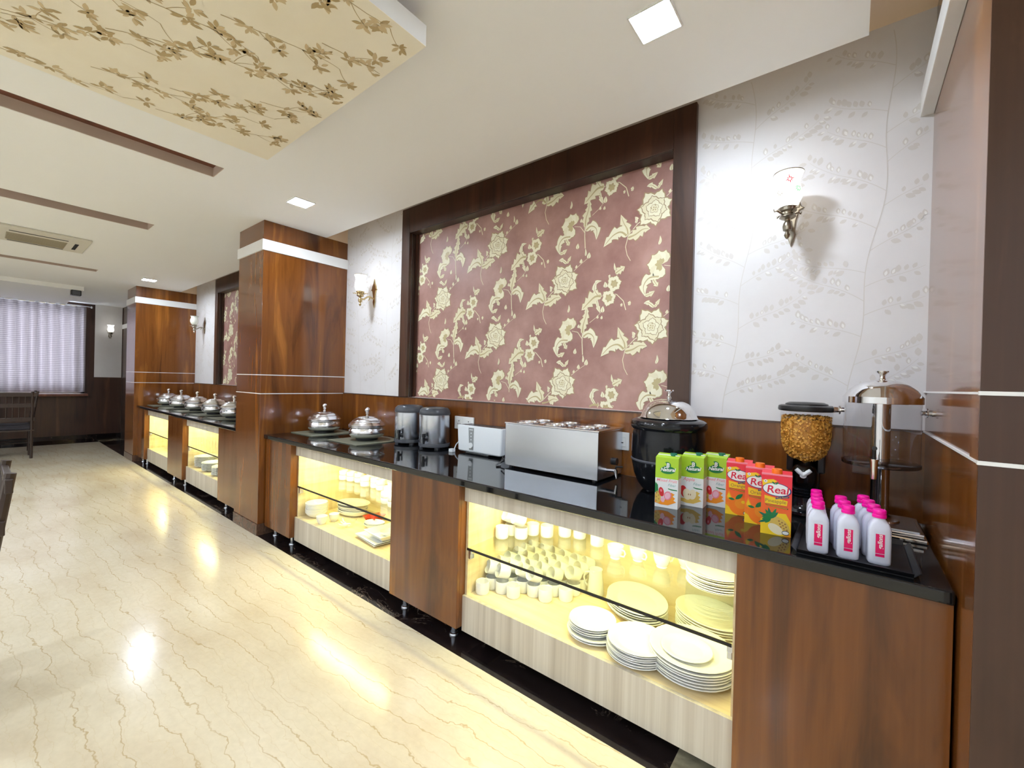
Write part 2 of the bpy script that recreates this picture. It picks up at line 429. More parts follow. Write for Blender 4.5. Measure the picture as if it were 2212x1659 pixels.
NICHE = [(-3.0, -0.775), (-7.68, -5.62)]
NZ0, NZ1 = 1.25, 2.67
wb = MB(); xs = [-12.1, -7.68, -5.62, -3.0, -0.775, 0.3]
wb.box(-12.2, 0.3, WY, 2.56, 0, NZ0); wb.box(-12.2, 0.3, WY, 2.56, NZ1, 2.92)
for a, b_ in ((-12.2, -7.68), (-5.62, -3.0), (-0.775, 0.3)): wb.box(a, b_, WY, 2.56, NZ0, NZ1)
wall_back = struct(wb, 'wall_back', 'wallpaper', 'buffet wall in pale wallpaper with a faint vine pattern', 'wall')
for a, b_ in ((-4.036, 0.228), (-8.80, -4.60)):
    MB().box(a, b_, WY - 0.014, WY, CT, NZ0 - 0.008).build('wainscot', 'veneer', wall_back)
    MB().box(a, b_, WY - 0.017, WY, NZ0 - 0.008, NZ0).build('wainscot_cap', 'mahogany', wall_back)

# ---- printed vines on the pale wallpaper (flat print, a hair proud of the wall)
def leaf_poly(x, y, ang, L, W):
    pts = [(0, 0), (0.22, 0.36), (0.5, 0.5), (0.78, 0.33), (1, 0), (0.78, -0.33), (0.5, -0.5), (0.22, -0.36)]
    c, s_ = math.cos(ang), math.sin(ang)
    return [(x + (u * L) * c - (v * W) * s_, y + (u * L) * s_ + (v * W) * c) for u, v in pts]
def ribbon(mb, pts, w0, w1, mapf, mi):
    n = len(pts)
    for i in range(n - 1):
        (x0, y0), (x1, y1) = pts[i], pts[i + 1]
        d = math.hypot(x1 - x0, y1 - y0) or 1e-6; nx, ny = -(y1 - y0) / d, (x1 - x0) / d
        a = (w0 + (w1 - w0) * i / (n - 1)) / 2; b = (w0 + (w1 - w0) * (i + 1) / (n - 1)) / 2
        mb.add([mapf(x0 + nx * a, y0 + ny * a), mapf(x0 - nx * a, y0 - ny * a), mapf(x1 - nx * b, y1 - ny * b), mapf(x1 + nx * b, y1 + ny * b)], [(0, 1, 2, 3)], mi)
def vine(mb, rnd, x, z0, z1, spread, mapf, inside, leafL=0.030):
    pts = []; z = z0; ph = rnd.random() * 6
    while z < z1:
        pts.append((x + spread * 0.16 * math.sin(z * 2.1 + ph) + 0.012 * math.sin(z * 11 + ph), z)); z += 0.03
    pts = [p for p in pts if inside(*p)]
    if len(pts) > 2: ribbon(mb, pts, 0.0035, 0.0035, mapf, 0)
    side = 1; i = 3
    while i < len(pts) - 2:
        bx, bz = pts[i]; ang = PI / 2 - side * (0.75 + rnd.random() * 0.4); L = spread * (0.55 + 0.45 * rnd.random())
        br = [(bx, bz)]; a = ang; k = 0; st = 0.022
        while k * st < L:
            a += side * (-0.055 + rnd.random() * 0.02) * (1 if k * st < L * .5 else -1.2)
            br.append((br[-1][0] + math.cos(a) * st, br[-1][1] + math.sin(a) * st)); k += 1
            if k > 2 and inside(*br[-1]):
                for sd in ((1, -1) if k % 2 else (rnd.choice((1, -1)),)):
                    la = a + sd * (0.75 + rnd.random() * 0.45); ll = leafL * (0.75 + rnd.random() * 0.5)
                    px, pz = br[-1][0] + math.cos(la) * 0.010, br[-1][1] + math.sin(la) * 0.010
                    if inside(px + math.cos(la) * ll, pz + math.sin(la) * ll):
                        dq = rnd.random() * 0.0004
                        mb.flat(leaf_poly(px, pz, la, ll, ll * 0.62), lambda u, v: mapf(u, v, dq), 0)
                        if rnd.random() < 0.35: mb.flat(leaf_poly(px + 0.002, pz + 0.003, la + 0.1, ll * 0.6, ll * 0.28), lambda u, v: mapf(u, v, 0.0005 + dq), 1)
        br = [p for p in br if inside(*p)]
        if len(br) > 2: ribbon(mb, br, 0.003, 0.0016, mapf, 0)
        side = -side; i += rnd.randint(2, 4)
rnd = random.Random(11)
def wallmap(u, v, e=0.0): return (u, WY - 0.0006 - e, v)
for (xa, xb) in ((-0.665, 0.222), (-4.03, -3.11), (-8.79, -7.80), (-5.51, -4.61)):
    mb = MB(); ins = lambda u, v, a=xa, b=xb: a < u < b and 1.255 < v < 2.9
    wid = xb - xa
    for fx in (0.24, 0.80): vine(mb, rnd, xa + wid * fx, 1.0, 2.95, 0.36, wallmap, ins)
    o = mb.build('vine_print', ['vine_ink', 'vine_ink_light'], wall_back); o['kind'] = 'stuff'

# ---- wine-red flowered panels in the two niches
_lay = [0]
def acanthus(mb, path, W, mapf, mi_fill, mi_line, mi_shade, teeth=4, lay=0.0):
    """serrated leaf along a bent path"""
    n = 22; _lay[0] += 1; lay += 0.0004 * (_lay[0] % 6)
    def at(t):
        f = t * (len(path) - 1); i = min(int(f), len(path) - 2); q = f - i
        p0, p1, p2, p3 = path[max(0, i - 1)], path[i], path[i + 1], path[min(len(path) - 1, i + 2)]
        return tuple(0.5 * (2 * b + (c - a) * q + (2 * a - 5 * b + 4 * c - d) * q * q + (3 * b - a - 3 * c + d) * q ** 3) for a, b, c, d in zip(p0, p1, p2, p3))
    def side(sg, k):
        out = []
        for i in range(n + 1):
            t = i / n; p = at(t); q = at(min(1, t + 0.02)); r = at(max(0, t - 0.02))
            d = math.hypot(q[0] - r[0], q[1] - r[1]) or 1e-6; nx, ny = -(q[1] - r[1]) / d, (q[0] - r[0]) / d
            env = math.sin(PI * min(1, t * 1.02) ** 0.85) ** 0.8 if 0 < t < 1 else 0
            w_ = W * k * env * (0.52 + 0.56 * (1 - (t * teeth) % 1.0))
            out.append((p[0] + sg * nx * w_, p[1] + sg * ny * w_))
        return out
    for k, mi, e in ((1.18, mi_line, lay), (1.0, mi_fill, lay + 0.0012)):
        A, B = side(1, k), side(-1, k)
        for i in range(n):
            q = e + i * 0.00005
            mb.add([mapf(*A[i], q), mapf(*B[i], q), mapf(*B[i + 1], q), mapf(*A[i + 1], q)], [(0, 1, 2, 3)], mi)
    mid = [at(0.05 + 0.85 * i / 10) for i in range(11)]
    ribbon(mb, mid, W * 0.32, W * 0.08, lambda u, v: mapf(u, v, lay + 0.0026), mi_shade)
def petal(cx, cy, ang, L, W):
    pts = [(0, 0), (0.28, 0.42), (0.6, 0.52), (0.8, 0.36), (0.86, 0.16), (1.0, 0.0), (0.86, -0.16), (0.8, -0.36), (0.6, -0.52), (0.28, -0.42)]
    c, s_ = math.cos(ang), math.sin(ang)
    return [(cx + u * L * c - v * W * s_, cy + u * L * s_ + v * W * c) for u, v in pts]
def bloom(mb, cx, cy, rings, mapf, lay, squash=1.0):
    e = lay
    for (r, n, ph, mi, w_) in rings:
        for k in range(n):
            a = ph + 2 * PI * k / n; rr = r * (0.92 + 0.16 * ((k * 7) % 5) / 4)
            mb.flat(petal(cx, cy, a, rr * 1.07, rr * w_ * 1.16), lambda u, v, e=e: mapf(u, v, e), 3)
            mb.flat(petal(cx, cy, a, rr, rr * w_), lambda u, v, e=e: mapf(u, v, e + 0.0002), mi)
            mb.flat(petal(cx + math.cos(a) * rr * .1, cy + math.sin(a) * rr * .1, a, rr * 0.45, rr * w_ * 0.35), lambda u, v, e=e: mapf(u, v, e + 0.0004), 2)
            e += 0.00003
        e += 0.0004
    return e
def sprig(mb, pts, w_, mapf): ribbon(mb, pts, w_, w_ * 0.6, lambda u, v: mapf(u, v, 0.0), 0)
MS = 1.10
def motif_a(mb, x, z, mf):
    M = lambda u, v, e=0.0: mf(x + u * MS, z + v * MS, e)
    sprig(mb, [(-0.03, -0.03), (-0.09, -0.06), (-0.14, -0.11), (-0.155, -0.17), (-0.145, -0.215), (-0.125, -0.25)], 0.005, M)
    acanthus(mb, [(-0.142, -0.11), (-0.148, -0.075), (-0.168, -0.04), (-0.186, 0.01)], 0.026, M, 0, 3, 2, 3)
    acanthus(mb, [(-0.146, -0.115), (-0.185, -0.085), (-0.235, -0.10), (-0.285, -0.15)], 0.036, M, 1, 3, 2, 4)
    acanthus(mb, [(-0.145, -0.125), (-0.10, -0.115), (-0.06, -0.095), (-0.02, -0.10)], 0.032, M, 0, 3, 2, 4)
    acanthus(mb, [(-0.10, -0.055), (-0.095, -0.035), (-0.105, -0.02)], 0.010, M, 1, 3, 2, 2)
    e = bloom(mb, 0, 0, [(0.098, 7, 0.3, 1, 0.60), (0.070, 6, 0.75, 0, 0.70), (0.046, 5, 0.2, 1, 0.76), (0.025, 4, 0.6, 0, 0.8)], M, 0.0009)
    acanthus(mb, [(0.01, 0.10), (-0.02, 0.125), (-0.045, 0.125)], 0.013, M, 1, 3, 2, 2)
    acanthus(mb, [(0.012, 0.10), (0.025, 0.118), (0.04, 0.142)], 0.010, M, 0, 3, 2, 2)
    sprig(mb, [(0.06, 0.05), (0.10, 0.08), (0.15, 0.11)], 0.003, M)
    for bx, bz, r in ((0.105, 0.10, 0.013), (0.155, 0.125, 0.017), (0.075, 0.072, 0.010)): acanthus(mb, [(bx, bz - r), (bx + 0.002, bz), (bx + .004, bz + r)], r * 0.8, M, 1, 3, 2, 1)
    acanthus(mb, [(0.135, 0.125), (0.137, 0.145), (0.133, 0.17)], 0.007, M, 1, 3, 2, 1)
def motif_b(mb, x, z, mf):
    M = lambda u, v, e=0.0: mf(x + u * MS, z + v * MS, e)
    sprig(mb, [(0.045, -0.15), (0.04, -0.08), (0.04, -0.02), (0.06, 0.05)], 0.006, M)
    sprig(mb, [(0.04, -0.06), (0.01, -0.02), (-0.03, -0.01)], 0.004, M)
    acanthus(mb, [(0.042, -0.03), (0.046, 0.02), (0.062, 0.07), (0.066, 0.12)], 0.027, M, 0, 3, 2, 5)
    acanthus(mb, [(0.045, -0.05), (0.08, -0.03), (0.115, -0.055), (0.115, -0.115)], 0.030, M, 1, 3, 2, 3)
    acanthus(mb, [(-0.05, -0.065), (-0.105, -0.065), (-0.135, -0.105), (-0.125, -0.16)], 0.028, M, 1, 3, 2, 3)
    acanthus(mb, [(-0.125, -0.155), (-0.10, -0.15), (-0.075, -0.135)], 0.014, M, 0, 3, 2, 2)
    acanthus(mb, [(-0.085, -0.075), (-0.07, -0.10), (-0.06, -0.115)], 0.014, M, 0, 3, 2, 2)
    for k, a in enumerate((1.25, 1.75, 2.3, 3.0, 3.9, 4.5)):
        mb.flat(petal(-0.045, -0.005, a, 0.075 * 1.06, 0.062 * 1.1), lambda u, v, k=k: M(u, v, 0.0004 + k * 0.0001), 3)
        mb.flat(petal(-0.045, -0.005, a, 0.075, 0.060), lambda u, v, k=k: M(u, v, 0.0014 + k * 0.0001), k % 2)
        mb.flat(petal(-0.045, -0.005, a, 0.035, 0.018), lambda u, v, k=k: M(u, v, 0.0024 + k * .0001), 2)
    acanthus(mb, [(-0.06, 0.10), (-0.052, 0.12), (-0.054, 0.145)], 0.008, M, 1, 3, 2, 1)
    for bx, bz, r in ((0.165, 0.10, 0.018), (0.135, 0.06, 0.010), (0.16, 0.055, 0.010), (-0.005, -0.13, 0.016), (0.015, 0.015, 0.011)): acanthus(mb, [(bx, bz - r), (bx, bz), (bx + .003, bz + r)], r * 0.75, M, 1, 3, 2, 1)
    sprig(mb, [(0.085, 0.03), (0.13, 0.06), (0.16, 0.09)], 0.0025, M)
def motif_c(mb, x, z, mf):
    M = lambda u, v, e=0.0: mf(x + u * MS, z + v * MS, e)
    sprig(mb, [(0.115, -0.12), (0.10, -0.07), (0.06, -0.03), (0.02, -0.02), (-0.03, -0.03)], 0.005, M)
    acanthus(mb, [(-0.03, -0.03), (-0.07, -0.03), (-0.11, -0.06), (-0.155, -0.10)], 0.044, M, 0, 3, 2, 5)
    acanthus(mb, [(-0.05, -0.028), (-0.075, 0.01), (-0.065, 0.05), (-0.03, 0.055)], 0.014, M, 1, 3, 2, 3)
    acanthus(mb, [(-0.06, -0.05), (-0.05, -0.09), (-0.035, -0.125)], 0.012, M, 1, 3, 2, 2)
    for fx, fz in ((0.045, 0.03), (0.015, -0.045)):
        bloom(mb, fx, fz, [(0.046, 6, 0.2, 1, 0.75), (0.018, 5, 0.4, 2, 0.9)], M, 0.0008)
    acanthus(mb, [(-0.01, 0.015), (-0.008, 0.03), (-0.012, 0.048)], 0.014, M, 1, 3, 2, 1)
    acanthus(mb, [(0.05, 0.085), (0.075, 0.10), (0.105, 0.115)], 0.022, M, 0, 3, 2, 3)
    acanthus(mb, [(0.052, 0.10), (0.045, 0.12), (0.042, 0.145)], 0.007, M, 1, 3, 2, 1)
    for bx, bz, r in ((0.135, -0.085, 0.012), (0.09, -0.09, 0.009), (0.015, 0.075, 0.009)): acanthus(mb, [(bx, bz - r), (bx, bz), (bx + .004, bz + r)], r * 0.8, M, 1, 3, 2, 2)
PY = 2.392
def panelmap(u, v, e=0.0): return (u, PY - 0.0006 - e * 0.4, v)
for ni, (xa, xb) in enumerate(NICHE):
    p = MB().box(xa, xb, PY, PY + 0.02, NZ0, NZ1).build('flowered_panel', 'wine_paper', wall_back)
    p['label'] = 'wine-red wallpaper panel with cream flowers'
    pr = MB()
    ox = -0.90 if ni == 0 else -0.90 - 0.585 * 8 - 0.02
    for i in range(-2, 7):
        for j in range(-3, 4):
            ax = ox - 0.585 * i; az = 1.735 + 0.672 * j + (0.336 if i % 2 else 0.0) - (0.0)
            for dx, dz, fn in ((0, 0, motif_a), (0.095, 0.352, motif_b), (0.30, -0.095, motif_c)):
                if xa - 0.35 < ax + dx < xb + 0.35 and NZ0 - 0.3 < az + dz < NZ1 + 0.3: fn(pr, ax + dx, az + dz, panelmap)
    # clip the print to the panel
    keep = []
    for f, m_, s_ in zip(pr.f, pr.m, pr.s):
        if all(xa + 0.002 < pr.v[i][0] < xb - 0.002 and NZ0 + 0.002 < pr.v[i][2] < NZ1 - 0.002 for i in f): keep.append((f, m_, s_))
    pr.f = [k[0] for k in keep]; pr.m = [k[1] for k in keep]; pr.s = [k[2] for k in keep]
    o = pr.build('flower_print', ['flower_ink', 'flower_ink_pale', 'flower_ink_shade', 'flower_ink_line'], p); o['kind'] = 'stuff'
    MB().box(xa, xb, PY - 0.012, PY, NZ0, NZ0 + 0.006).build('paper_edge', 'wine_paper', p)
# ---- dark frames round the niches
for ni, (xa, xb) in enumerate(NICHE):
    fl, fr_ = 0.105, 0.115
    t = tag(thing('trim_%d' % (ni + 1), ['dark mahogany frame round the wide flowered panel beside the near partition', 'dark mahogany frame round the flowered panel between the two columns'][ni], 'frame', kind='structure'))
    MB().box(xa - fl, xa, WY - 0.032, WY, NZ0, 2.875).build('stile', 'mahogany', t, bevel=0.003)
    MB().box(xb, xb + fr_, WY - 0.032, WY, NZ0, 2.875).build('stile', 'mahogany', t, bevel=0.003)
    MB().box(xa, xb, WY - 0.032, WY, NZ1 - 0.005, 2.875).build('head_rail', 'mahogany', t, bevel=0.003)
    MB().box(xa, xa + 0.028, 2.372, PY - 0.004, NZ0, NZ1).build('bead', 'mahogany', t)
    MB().box(xa + 0.0, xa + 0.004, WY, 2.372, NZ0, NZ1).build('reveal', 'dark_wood', t)
    MB().box(xb - 0.004, xb, WY, PY - 0.004, NZ0, NZ1).build('reveal', 'dark_wood', t)
    MB().box(xa + 0.004, xb - 0.004, WY - 0.03, PY - 0.004, NZ1 - 0.012, NZ1 - 0.0055).build('reveal', 'dark_wood', t)

# ---- wooden columns
def column(x0, x1, label):
    t = thing('column', label, 'column', kind='structure')
    yf = 1.547
    sh = MB().box(x0, x1, yf, WY, 0.10, 2.76).build('shaft', 'veneer', t, bevel=0.003)
    MB().box(x0 + .004, x1 - .004, yf + .004, WY, 2.76, 2.92).build('plaster_head', 'peach_paint', t)
    MB().box(x0 - 0.012, x1 + 0.012, yf - 0.012, WY, 2.498, 2.592).build('white_band', 'white_paint', t, bevel=0.002)
    for z in (1.243, 1.408): MB().box(x0 - 0.0015, x1 + 0.0015, yf - 0.0015, WY, z - 0.0035, z + 0.0035).build('inlay_line', 'white_paint', t)
    MB().box(x0, x1 + 0.001, yf - 0.006, WY, 0, 0.10).build('plinth', 'brown_marble', t, bevel=0.002)
    return t
column(-4.585, -4.036, 'wood veneered column with white band between the two counters')
column(-9.40, -8.80, 'wood veneered column with white band at the far end of the counters')

# ---- partition on the right
pt = thing('wall_partition', 'wood clad partition with white inlay lines at the counter end', 'wall', kind='structure')
MB().box(0.228, 3.2, 1.40, 2.56, 0, 2.92).build('cladding', 'veneer', pt)
MB().box(0.2235, 0.228, 1.398, 1.487, 0, 2.49).build('edge_board', 'veneer', pt, bevel=0.001)
MB().box(0.2235, 3.2, 1.394, 1.398, 0, 2.92).build('front_board', 'mahogany', pt)
for z in (1.247, 1.402):
    MB().box(0.2215, 0.232, 1.40, WY, z - 0.0028, z + 0.0028).build('inlay_line', 'white_paint', pt)
    MB().box(0.2215, 3.2, 1.390, 1.402, z - 0.0045, z + 0.0045).build('inlay_line', 'white_paint', pt)
MB().box(0.188, 0.228, 1.39, WY, 2.498, 2.592).build('white_band', 'white_paint', pt, bevel=0.002)

# ---- far wall with the window
wf = MB()
WO = (-0.9, 1.37, 0.95, 2.72)
wf.box(-12.3, -12.1, -4.6, WO[0], 0, 2.92); wf.box(-12.3, -12.1, WO[1], 2.56, 0, 2.92)
wf.box(-12.3, -12.1, WO[0], WO[1], 0, WO[2]); wf.box(-12.3, -12.1, WO[0], WO[1], WO[3], 2.92)
wall_end = struct(wf, 'wall_end', 'mahogany', 'dark wood clad far wall with the curtained window', 'wall')
MB().box(-12.1, -12.092, 1.50, 1.915, 1.285, 2.76).build('paper_panel', 'wallpaper', wall_end)
MB().box(-12.1, -12.085, -4.6, WY, 0, 0.12).build('skirting', 'black_marble', wall_end)
MB().box(-12.1, -11.6, 1.925, WY, 0.0, 2.76).build('corner_pilaster', 'mahogany', wall_end)
MB().box(-12.1, -11.59, 1.915, WY, 2.31, 2.40).build('white_band', 'white_paint', wall_end)
win = tag(thing('window_1', 'tall far window letting daylight in behind the curtain', 'window', kind='structure'))
for a, b_ in ((WO[0], WO[0] + .05), (0.21, 0.26), (WO[1] - .05, WO[1])): MB().box(-12.24, -12.18, a, b_, WO[2], WO[3]).build('window_stile', 'alu', win)
for z in (WO[2], WO[3] - 0.05): MB().box(-12.24, -12.18, WO[0], WO[1], z, z + 0.05).build('window_rail', 'alu', win)
for a, b_ in ((WO[0] + .05, 0.21), (0.26, WO[1] - .05)): MB().box(-12.214, -12.208, a, b_, WO[2] + .05, WO[3] - .05).build('pane', 'window_glass', win)
MB().box(-12.12, -11.93, 0.35, 1.40, 0.905, 0.95).build('window_sill', 'slot_wood', win, bevel=0.004)
struct(MB().box(-12.2, 3.2, -4.75, -4.6, 0, 2.92), 'wall_front', 'plaster', 'plain pale wall across the dining hall', 'wall')
struct(MB().box(3.2, 3.35, -4.75, 2.56, 0, 2.92), 'wall_near', 'plaster', 'plain pale wall behind the counter end', 'wall')

# ---- ceilings
SLOTS = [(-3.48, -3.27), (-5.28, -5.04), (-8.10, -7.92)]
S0, S1 = -1.35, 1.005
cm = MB(); zt = CZ + 0.062
cm.box(-12.1, 0.02, S1, 2.11, CZ, zt); cm.box(-12.1, 0.02, -4.6, S0, CZ, zt)
edges = [-12.1] + [q for s_ in sorted(SLOTS) for q in s_] + [0.02]
for a, b_ in zip(edges[::2], edges[1::2]): cm.box(a, b_, S0, S1, CZ, zt)
cm.box(0.62, 3.2, -4.6, 1.40, CZ, zt)
ceiling = struct(cm, 'ceiling', 'ceiling_paint', 'smooth off-white false ceiling with long slots', 'ceiling')
for a, b_ in SLOTS:
    MB().box(a - 0.02, b_ + 0.02, S0 - 0.02, S1 + 0.02, zt, zt + 0.015).build('slot_panel', 'slot_wood', ceiling)
    MB().box(a - 0.001, a + 0.004, S0, S1, CZ + .002, zt).build('slot_side', 'slot_paint', ceiling)
    MB().box(a, b_, S1 - 0.004, S1 + .001, CZ + .002, zt).build('slot_side', 'slot_paint', ceiling)
struct(MB().box(-12.1, -9.74, -4.6, 1.07, CZ - 0.065, CZ), 'ceiling_bulkhead', 'ceiling_paint', 'shallow bulkhead dropped below the ceiling before the far window', 'ceiling')
struct(MB().box(-12.3, 3.3, -4.7, 2.6, 2.92, 3.0), 'ceiling_soffit', 'peach_paint', 'peach painted soffit above the false ceiling edge', 'ceiling')
hung = thing('ceiling_panel', 'dropped ceiling panel papered with golden brown blossom branches', 'ceiling panel', kind='structure')
HX0, HX1, HY0, HY1, HZ = -2.61, -1.247, -1.4, 1.010, 2.62
MB().box(HX0, HX1, HY0, HY1, HZ, HZ + 0.075).build('panel_edge', 'white_paint', hung)
MB().box(HX0 + 0.2, HX1 - 0.2, HY0 + 0.2, HY1 - 0.2, HZ + 0.075, CZ).build('panel_neck', 'ceiling_paint', hung)
pf = MB().box(HX0, HX1, HY0, HY1, HZ - 0.002, HZ).build('papered_face', 'gold_paper', hung)
rnd = random.Random(5); mb = MB()
def hmap(u, v, e=0.0): return (u, v, HZ - 0.0026 - e)
def hin(u, v): return HX0 + .01 < u < HX1 - .01 and HY0 + .01 < v < HY1 - .01
def cluster(x, y, a0, n):
    for k in range(n):
        a = a0 + (k / max(1, n - 1) - 0.5) * 4.2 + rnd.uniform(-.2, .2); L = rnd.uniform(0.026, 0.046)
        q = leaf_poly(x + rnd.uniform(-.012, .012), y + rnd.uniform(-.012, .012), a, L, L * 0.40)
        if all(hin(*p) for p in q):
            mb.flat(q, lambda u, v: hmap(u, v, 0.0001 * (k % 4)), 0 if rnd.random() < .55 else 1)
for row in range(10):
    x = HX0 + 0.02 + row * 0.155; y = HY0 - 0.1 + (row % 2) * 0.27
    a = PI / 2 - 0.35
    while y < HY1 + 0.1:
        pts = [(x, y)]; aa = a + rnd.uniform(-.25, .25)
        for k in range(14):
            aa += rnd.uniform(-.16, .16); pts.append((pts[-1][0] + math.cos(aa) * .028, pts[-1][1] + math.sin(aa) * .028))
            if k % 3 == 2: cluster(pts[-1][0] + rnd.uniform(-.03, .03), pts[-1][1] + rnd.uniform(-.03, .03), aa + rnd.choice((1.2, -1.2)), rnd.randint(6, 10))
            if k % 5 == 3:
                s_ = rnd.choice((1, -1)); b2 = [pts[-1]]; ab = aa + s_ * 0.9
                for _ in range(4): ab -= s_ * .1; b2.append((b2[-1][0] + math.cos(ab) * .022, b2[-1][1] + math.sin(ab) * .022))
                if all(hin(*p) for p in b2): ribbon(mb, b2, 0.003, 0.002, hmap, 0)
                cluster(*b2[-1], ab, 7)
        pts = [p for p in pts if hin(*p)]
        if len(pts) > 2: ribbon(mb, pts, 0.004, 0.002, hmap, 0)
        y += 0.50; x += rnd.uniform(-.03, .03)
o = mb.build('blossom_print', ['branch_ink', 'branch_ink_light'], pf); o['kind'] = 'stuff'

# ---- square LED downlights
def downlight(x, y, label, z=CZ):
    t = thing('downlight', label, 'downlight', (x, y, z), group='square ceiling downlights')
    h = 0.078
    f = MB(); f.box(-h, h, -h, -h + .006, -.008, 0); f.box(-h, h, h - .006, h, -.008, 0); f.box(-h, -h + .006, -h + .006, h - .006, -.008, 0); f.box(h - .006, h, -h + .006, h - .006, -.008, 0)
    f.build('frame', 'white_paint', t); MB().box(-h + .006, h - .006, -h + .006, h - .006, -.006, -0.001).build('diffuser', 'led_face', t)
downlight(-0.605, 1.56, 'square LED downlight above the bain-marie end of the near counter')
downlight(-3.39, 1.56, 'square LED downlight in front of the column between the counters')
downlight(-8.07, 1.56, 'square LED downlight in front of the far column')
for x, y in [(xx, yy) for xx in (1.9, -0.7, -2.95, -4.4, -6.2, -8.6, -10.9) for yy in (-1.75, -3.3)] + [(1.9, 0.3), (-0.55, -0.45), (-4.4, -0.45), (-7.2, -0.45)]:  # out-of-view downlights, added to lift the light on floor, fronts and ceiling
    downlight(x, y, 'added unseen LED downlight brightening the dining hall')

# ================================================================= COUNTERS
YP = 1.60             # front of the wooden end units
YD = 1.642            # front of the lit display units
def worktop(x0, x1, label):
    o = MB().box(x0, x1, 1.583, WY - 0.0145, CT - 0.037, CT).build('worktop', 'granite', bevel=0.006, seg=3)
    return tag(o, label, 'worktop', 'black granite worktops')
worktop(-4.036, 0.2215, 'polished black granite worktop carrying the juice cartons and bain-marie')
worktop(-8.80, -4.585, 'polished black granite worktop carrying five lidded serving pots')
def leg_mesh():
    return MB().lathe([(0, 0), (0.027, 0), (0.027, 0.004), (0.024, 0.010), (0.016, 0.014), (0.0155, 0.088), (0, 0.088)], n=16)
def wood_unit(x0, x1, label):
    t = thing('wooden_unit', label, 'cabinet', ((x0 + x1) / 2, 0, 0), group='closed wooden counter units')
    hw = (x1 - x0) / 2
    MB().box(-hw, hw, YP, YP + 0.02, 0.083, CT - 0.037).build('front_panel', 'veneer', t, bevel=0.0015)
    MB().box(-hw, hw, YP + 0.02, 2.30, 0.083, CT - 0.037).build('body', 'veneer', t)
    for sx in (-1, 1):
        for y in (1.665, 2.2): leg_mesh().build('leg', 'steel_satin', t, (sx * (hw - 0.08), y, 0))
    return t
wood_unit(-4.022, -3.55, 'closed wooden unit standing against the column at the counter start')
wood_unit(-2.20, -1.612, 'closed wooden unit between the ramekin cabinet and the plate cabinet')
wood_unit(-0.29, 0.2215, 'wide closed wooden unit under the water bottles by the partition')
wood_unit(-8.795, -8.38, 'closed wooden unit standing against the far column')
wood_unit(-7.10, -6.46, 'closed wooden unit between the glass cabinets of the far counter')
wood_unit(-5.21, -4.600, 'closed wooden unit of the far counter beside the nearer column')
SH = 0.506
def display(x0, x1, label, power):
    t = thing('display_cabinet', label, 'cabinet', (0, 0, 0), group='lit display cabinets')
    a, b_ = x0 + 0.001, x1 - 0.001
    dr = MB().box(a, b_, YD, YD + 0.018, 0.060, 0.25).build('apron', 'laminate', t)
    MB().box(a, b_, YD + 0.018, 2.30, 0.234, 0.25).build('floor_board', 'maple', t)
    MB().box(a, b_, YD, YD + 0.018, 0.757, CT - 0.037).build('top_rail', 'laminate', t)
    MB().box(a, a + 0.016, YD + 0.018, 2.30, 0.25, CT - 0.037).build('side_panel', 'maple', t)
    MB().box(b_ - 0.016, b_, YD + 0.018, 2.30, 0.25, CT - 0.037).build('side_panel', 'maple', t)
    MB().box(a + .016, b_ - .016, 2.284, 2.30, 0.25, CT - 0.037).build('back_panel', 'maple', t)
    MB().box(a + .016, b_ - .016, YD + 0.018, 2.284, CT - 0.053, CT - 0.037).build('top_board', 'maple', t)
    g = MB().box(a + .017, b_ - .017, YD + 0.012, 2.283, SH - 0.008, SH).build('glass_shelf', 'shelf_glass', t)
    e = MB(); 
    e.box(a + .017, b_ - .017, YD + 0.0085, YD + 0.0118, SH - 0.0115, SH + 0.0010)
    e.build('edge_trim', 'black_plastic', g)
    for x in (a + 0.016, b_ - 0.034):
        MB().box(x, x + 0.018, YD + 0.02, YD + 0.05, SH - 0.062, SH - 0.034).build('shelf_clip', 'steel_satin', t, bevel=0.003)
        MB().box(x, x + 0.018, YD + 0.02, YD + 0.032, SH - 0.036, SH - 0.009).build('shelf_clip', 'steel_satin', t)
    MB().box(a + .03, b_ - .03, 1.79, 1.81, 0.818, CT - 0.0535).build('led_strip', 'led_strip', t)
    L = bpy.data.lights.new('cabinet_strip', 'AREA'); L.shape = 'RECTANGLE'; L.size = (x1 - x0) - 0.08; L.size_y = 0.02
    L.energy = power; L.color = (0.97, 0.90, 0.43)
    lo = bpy.data.objects.new('cabinet_strip', L); COL.objects.link(lo); lo.parent = t
    lo.location = ((x0 + x1) / 2, 1.80, 0.815); lo.rotation_euler = (math.radians(6), 0, 0)
    return t
display(-3.55, -2.20, 'lit display cabinet holding paired ramekins, bowls and square dishes', CAB)
display(-1.612, -0.29, 'lit display cabinet holding ramekins, cups and stacks of plates', CAB)
display(-8.38, -7.10, 'lit display cabinet holding only small glasses on its floor', CAB)
display(-6.46, -5.21, 'lit display cabinet holding plate stacks under a shelf of tumblers', CAB)
# white pipe end at the foot of the column
pp = MB().lathe([(0, 0), (0.034, 0), (0.040, 0.004), (0.040, 0.03), (0.032, 0.034), (0.032, 0.085), (0.0, 0.085)], n=18).build('pipe_end', 'putty', loc=(-4.645, 1.632, 0.0))
tag(pp, 'short white pipe end standing at the foot of the wooden column', 'pipe')

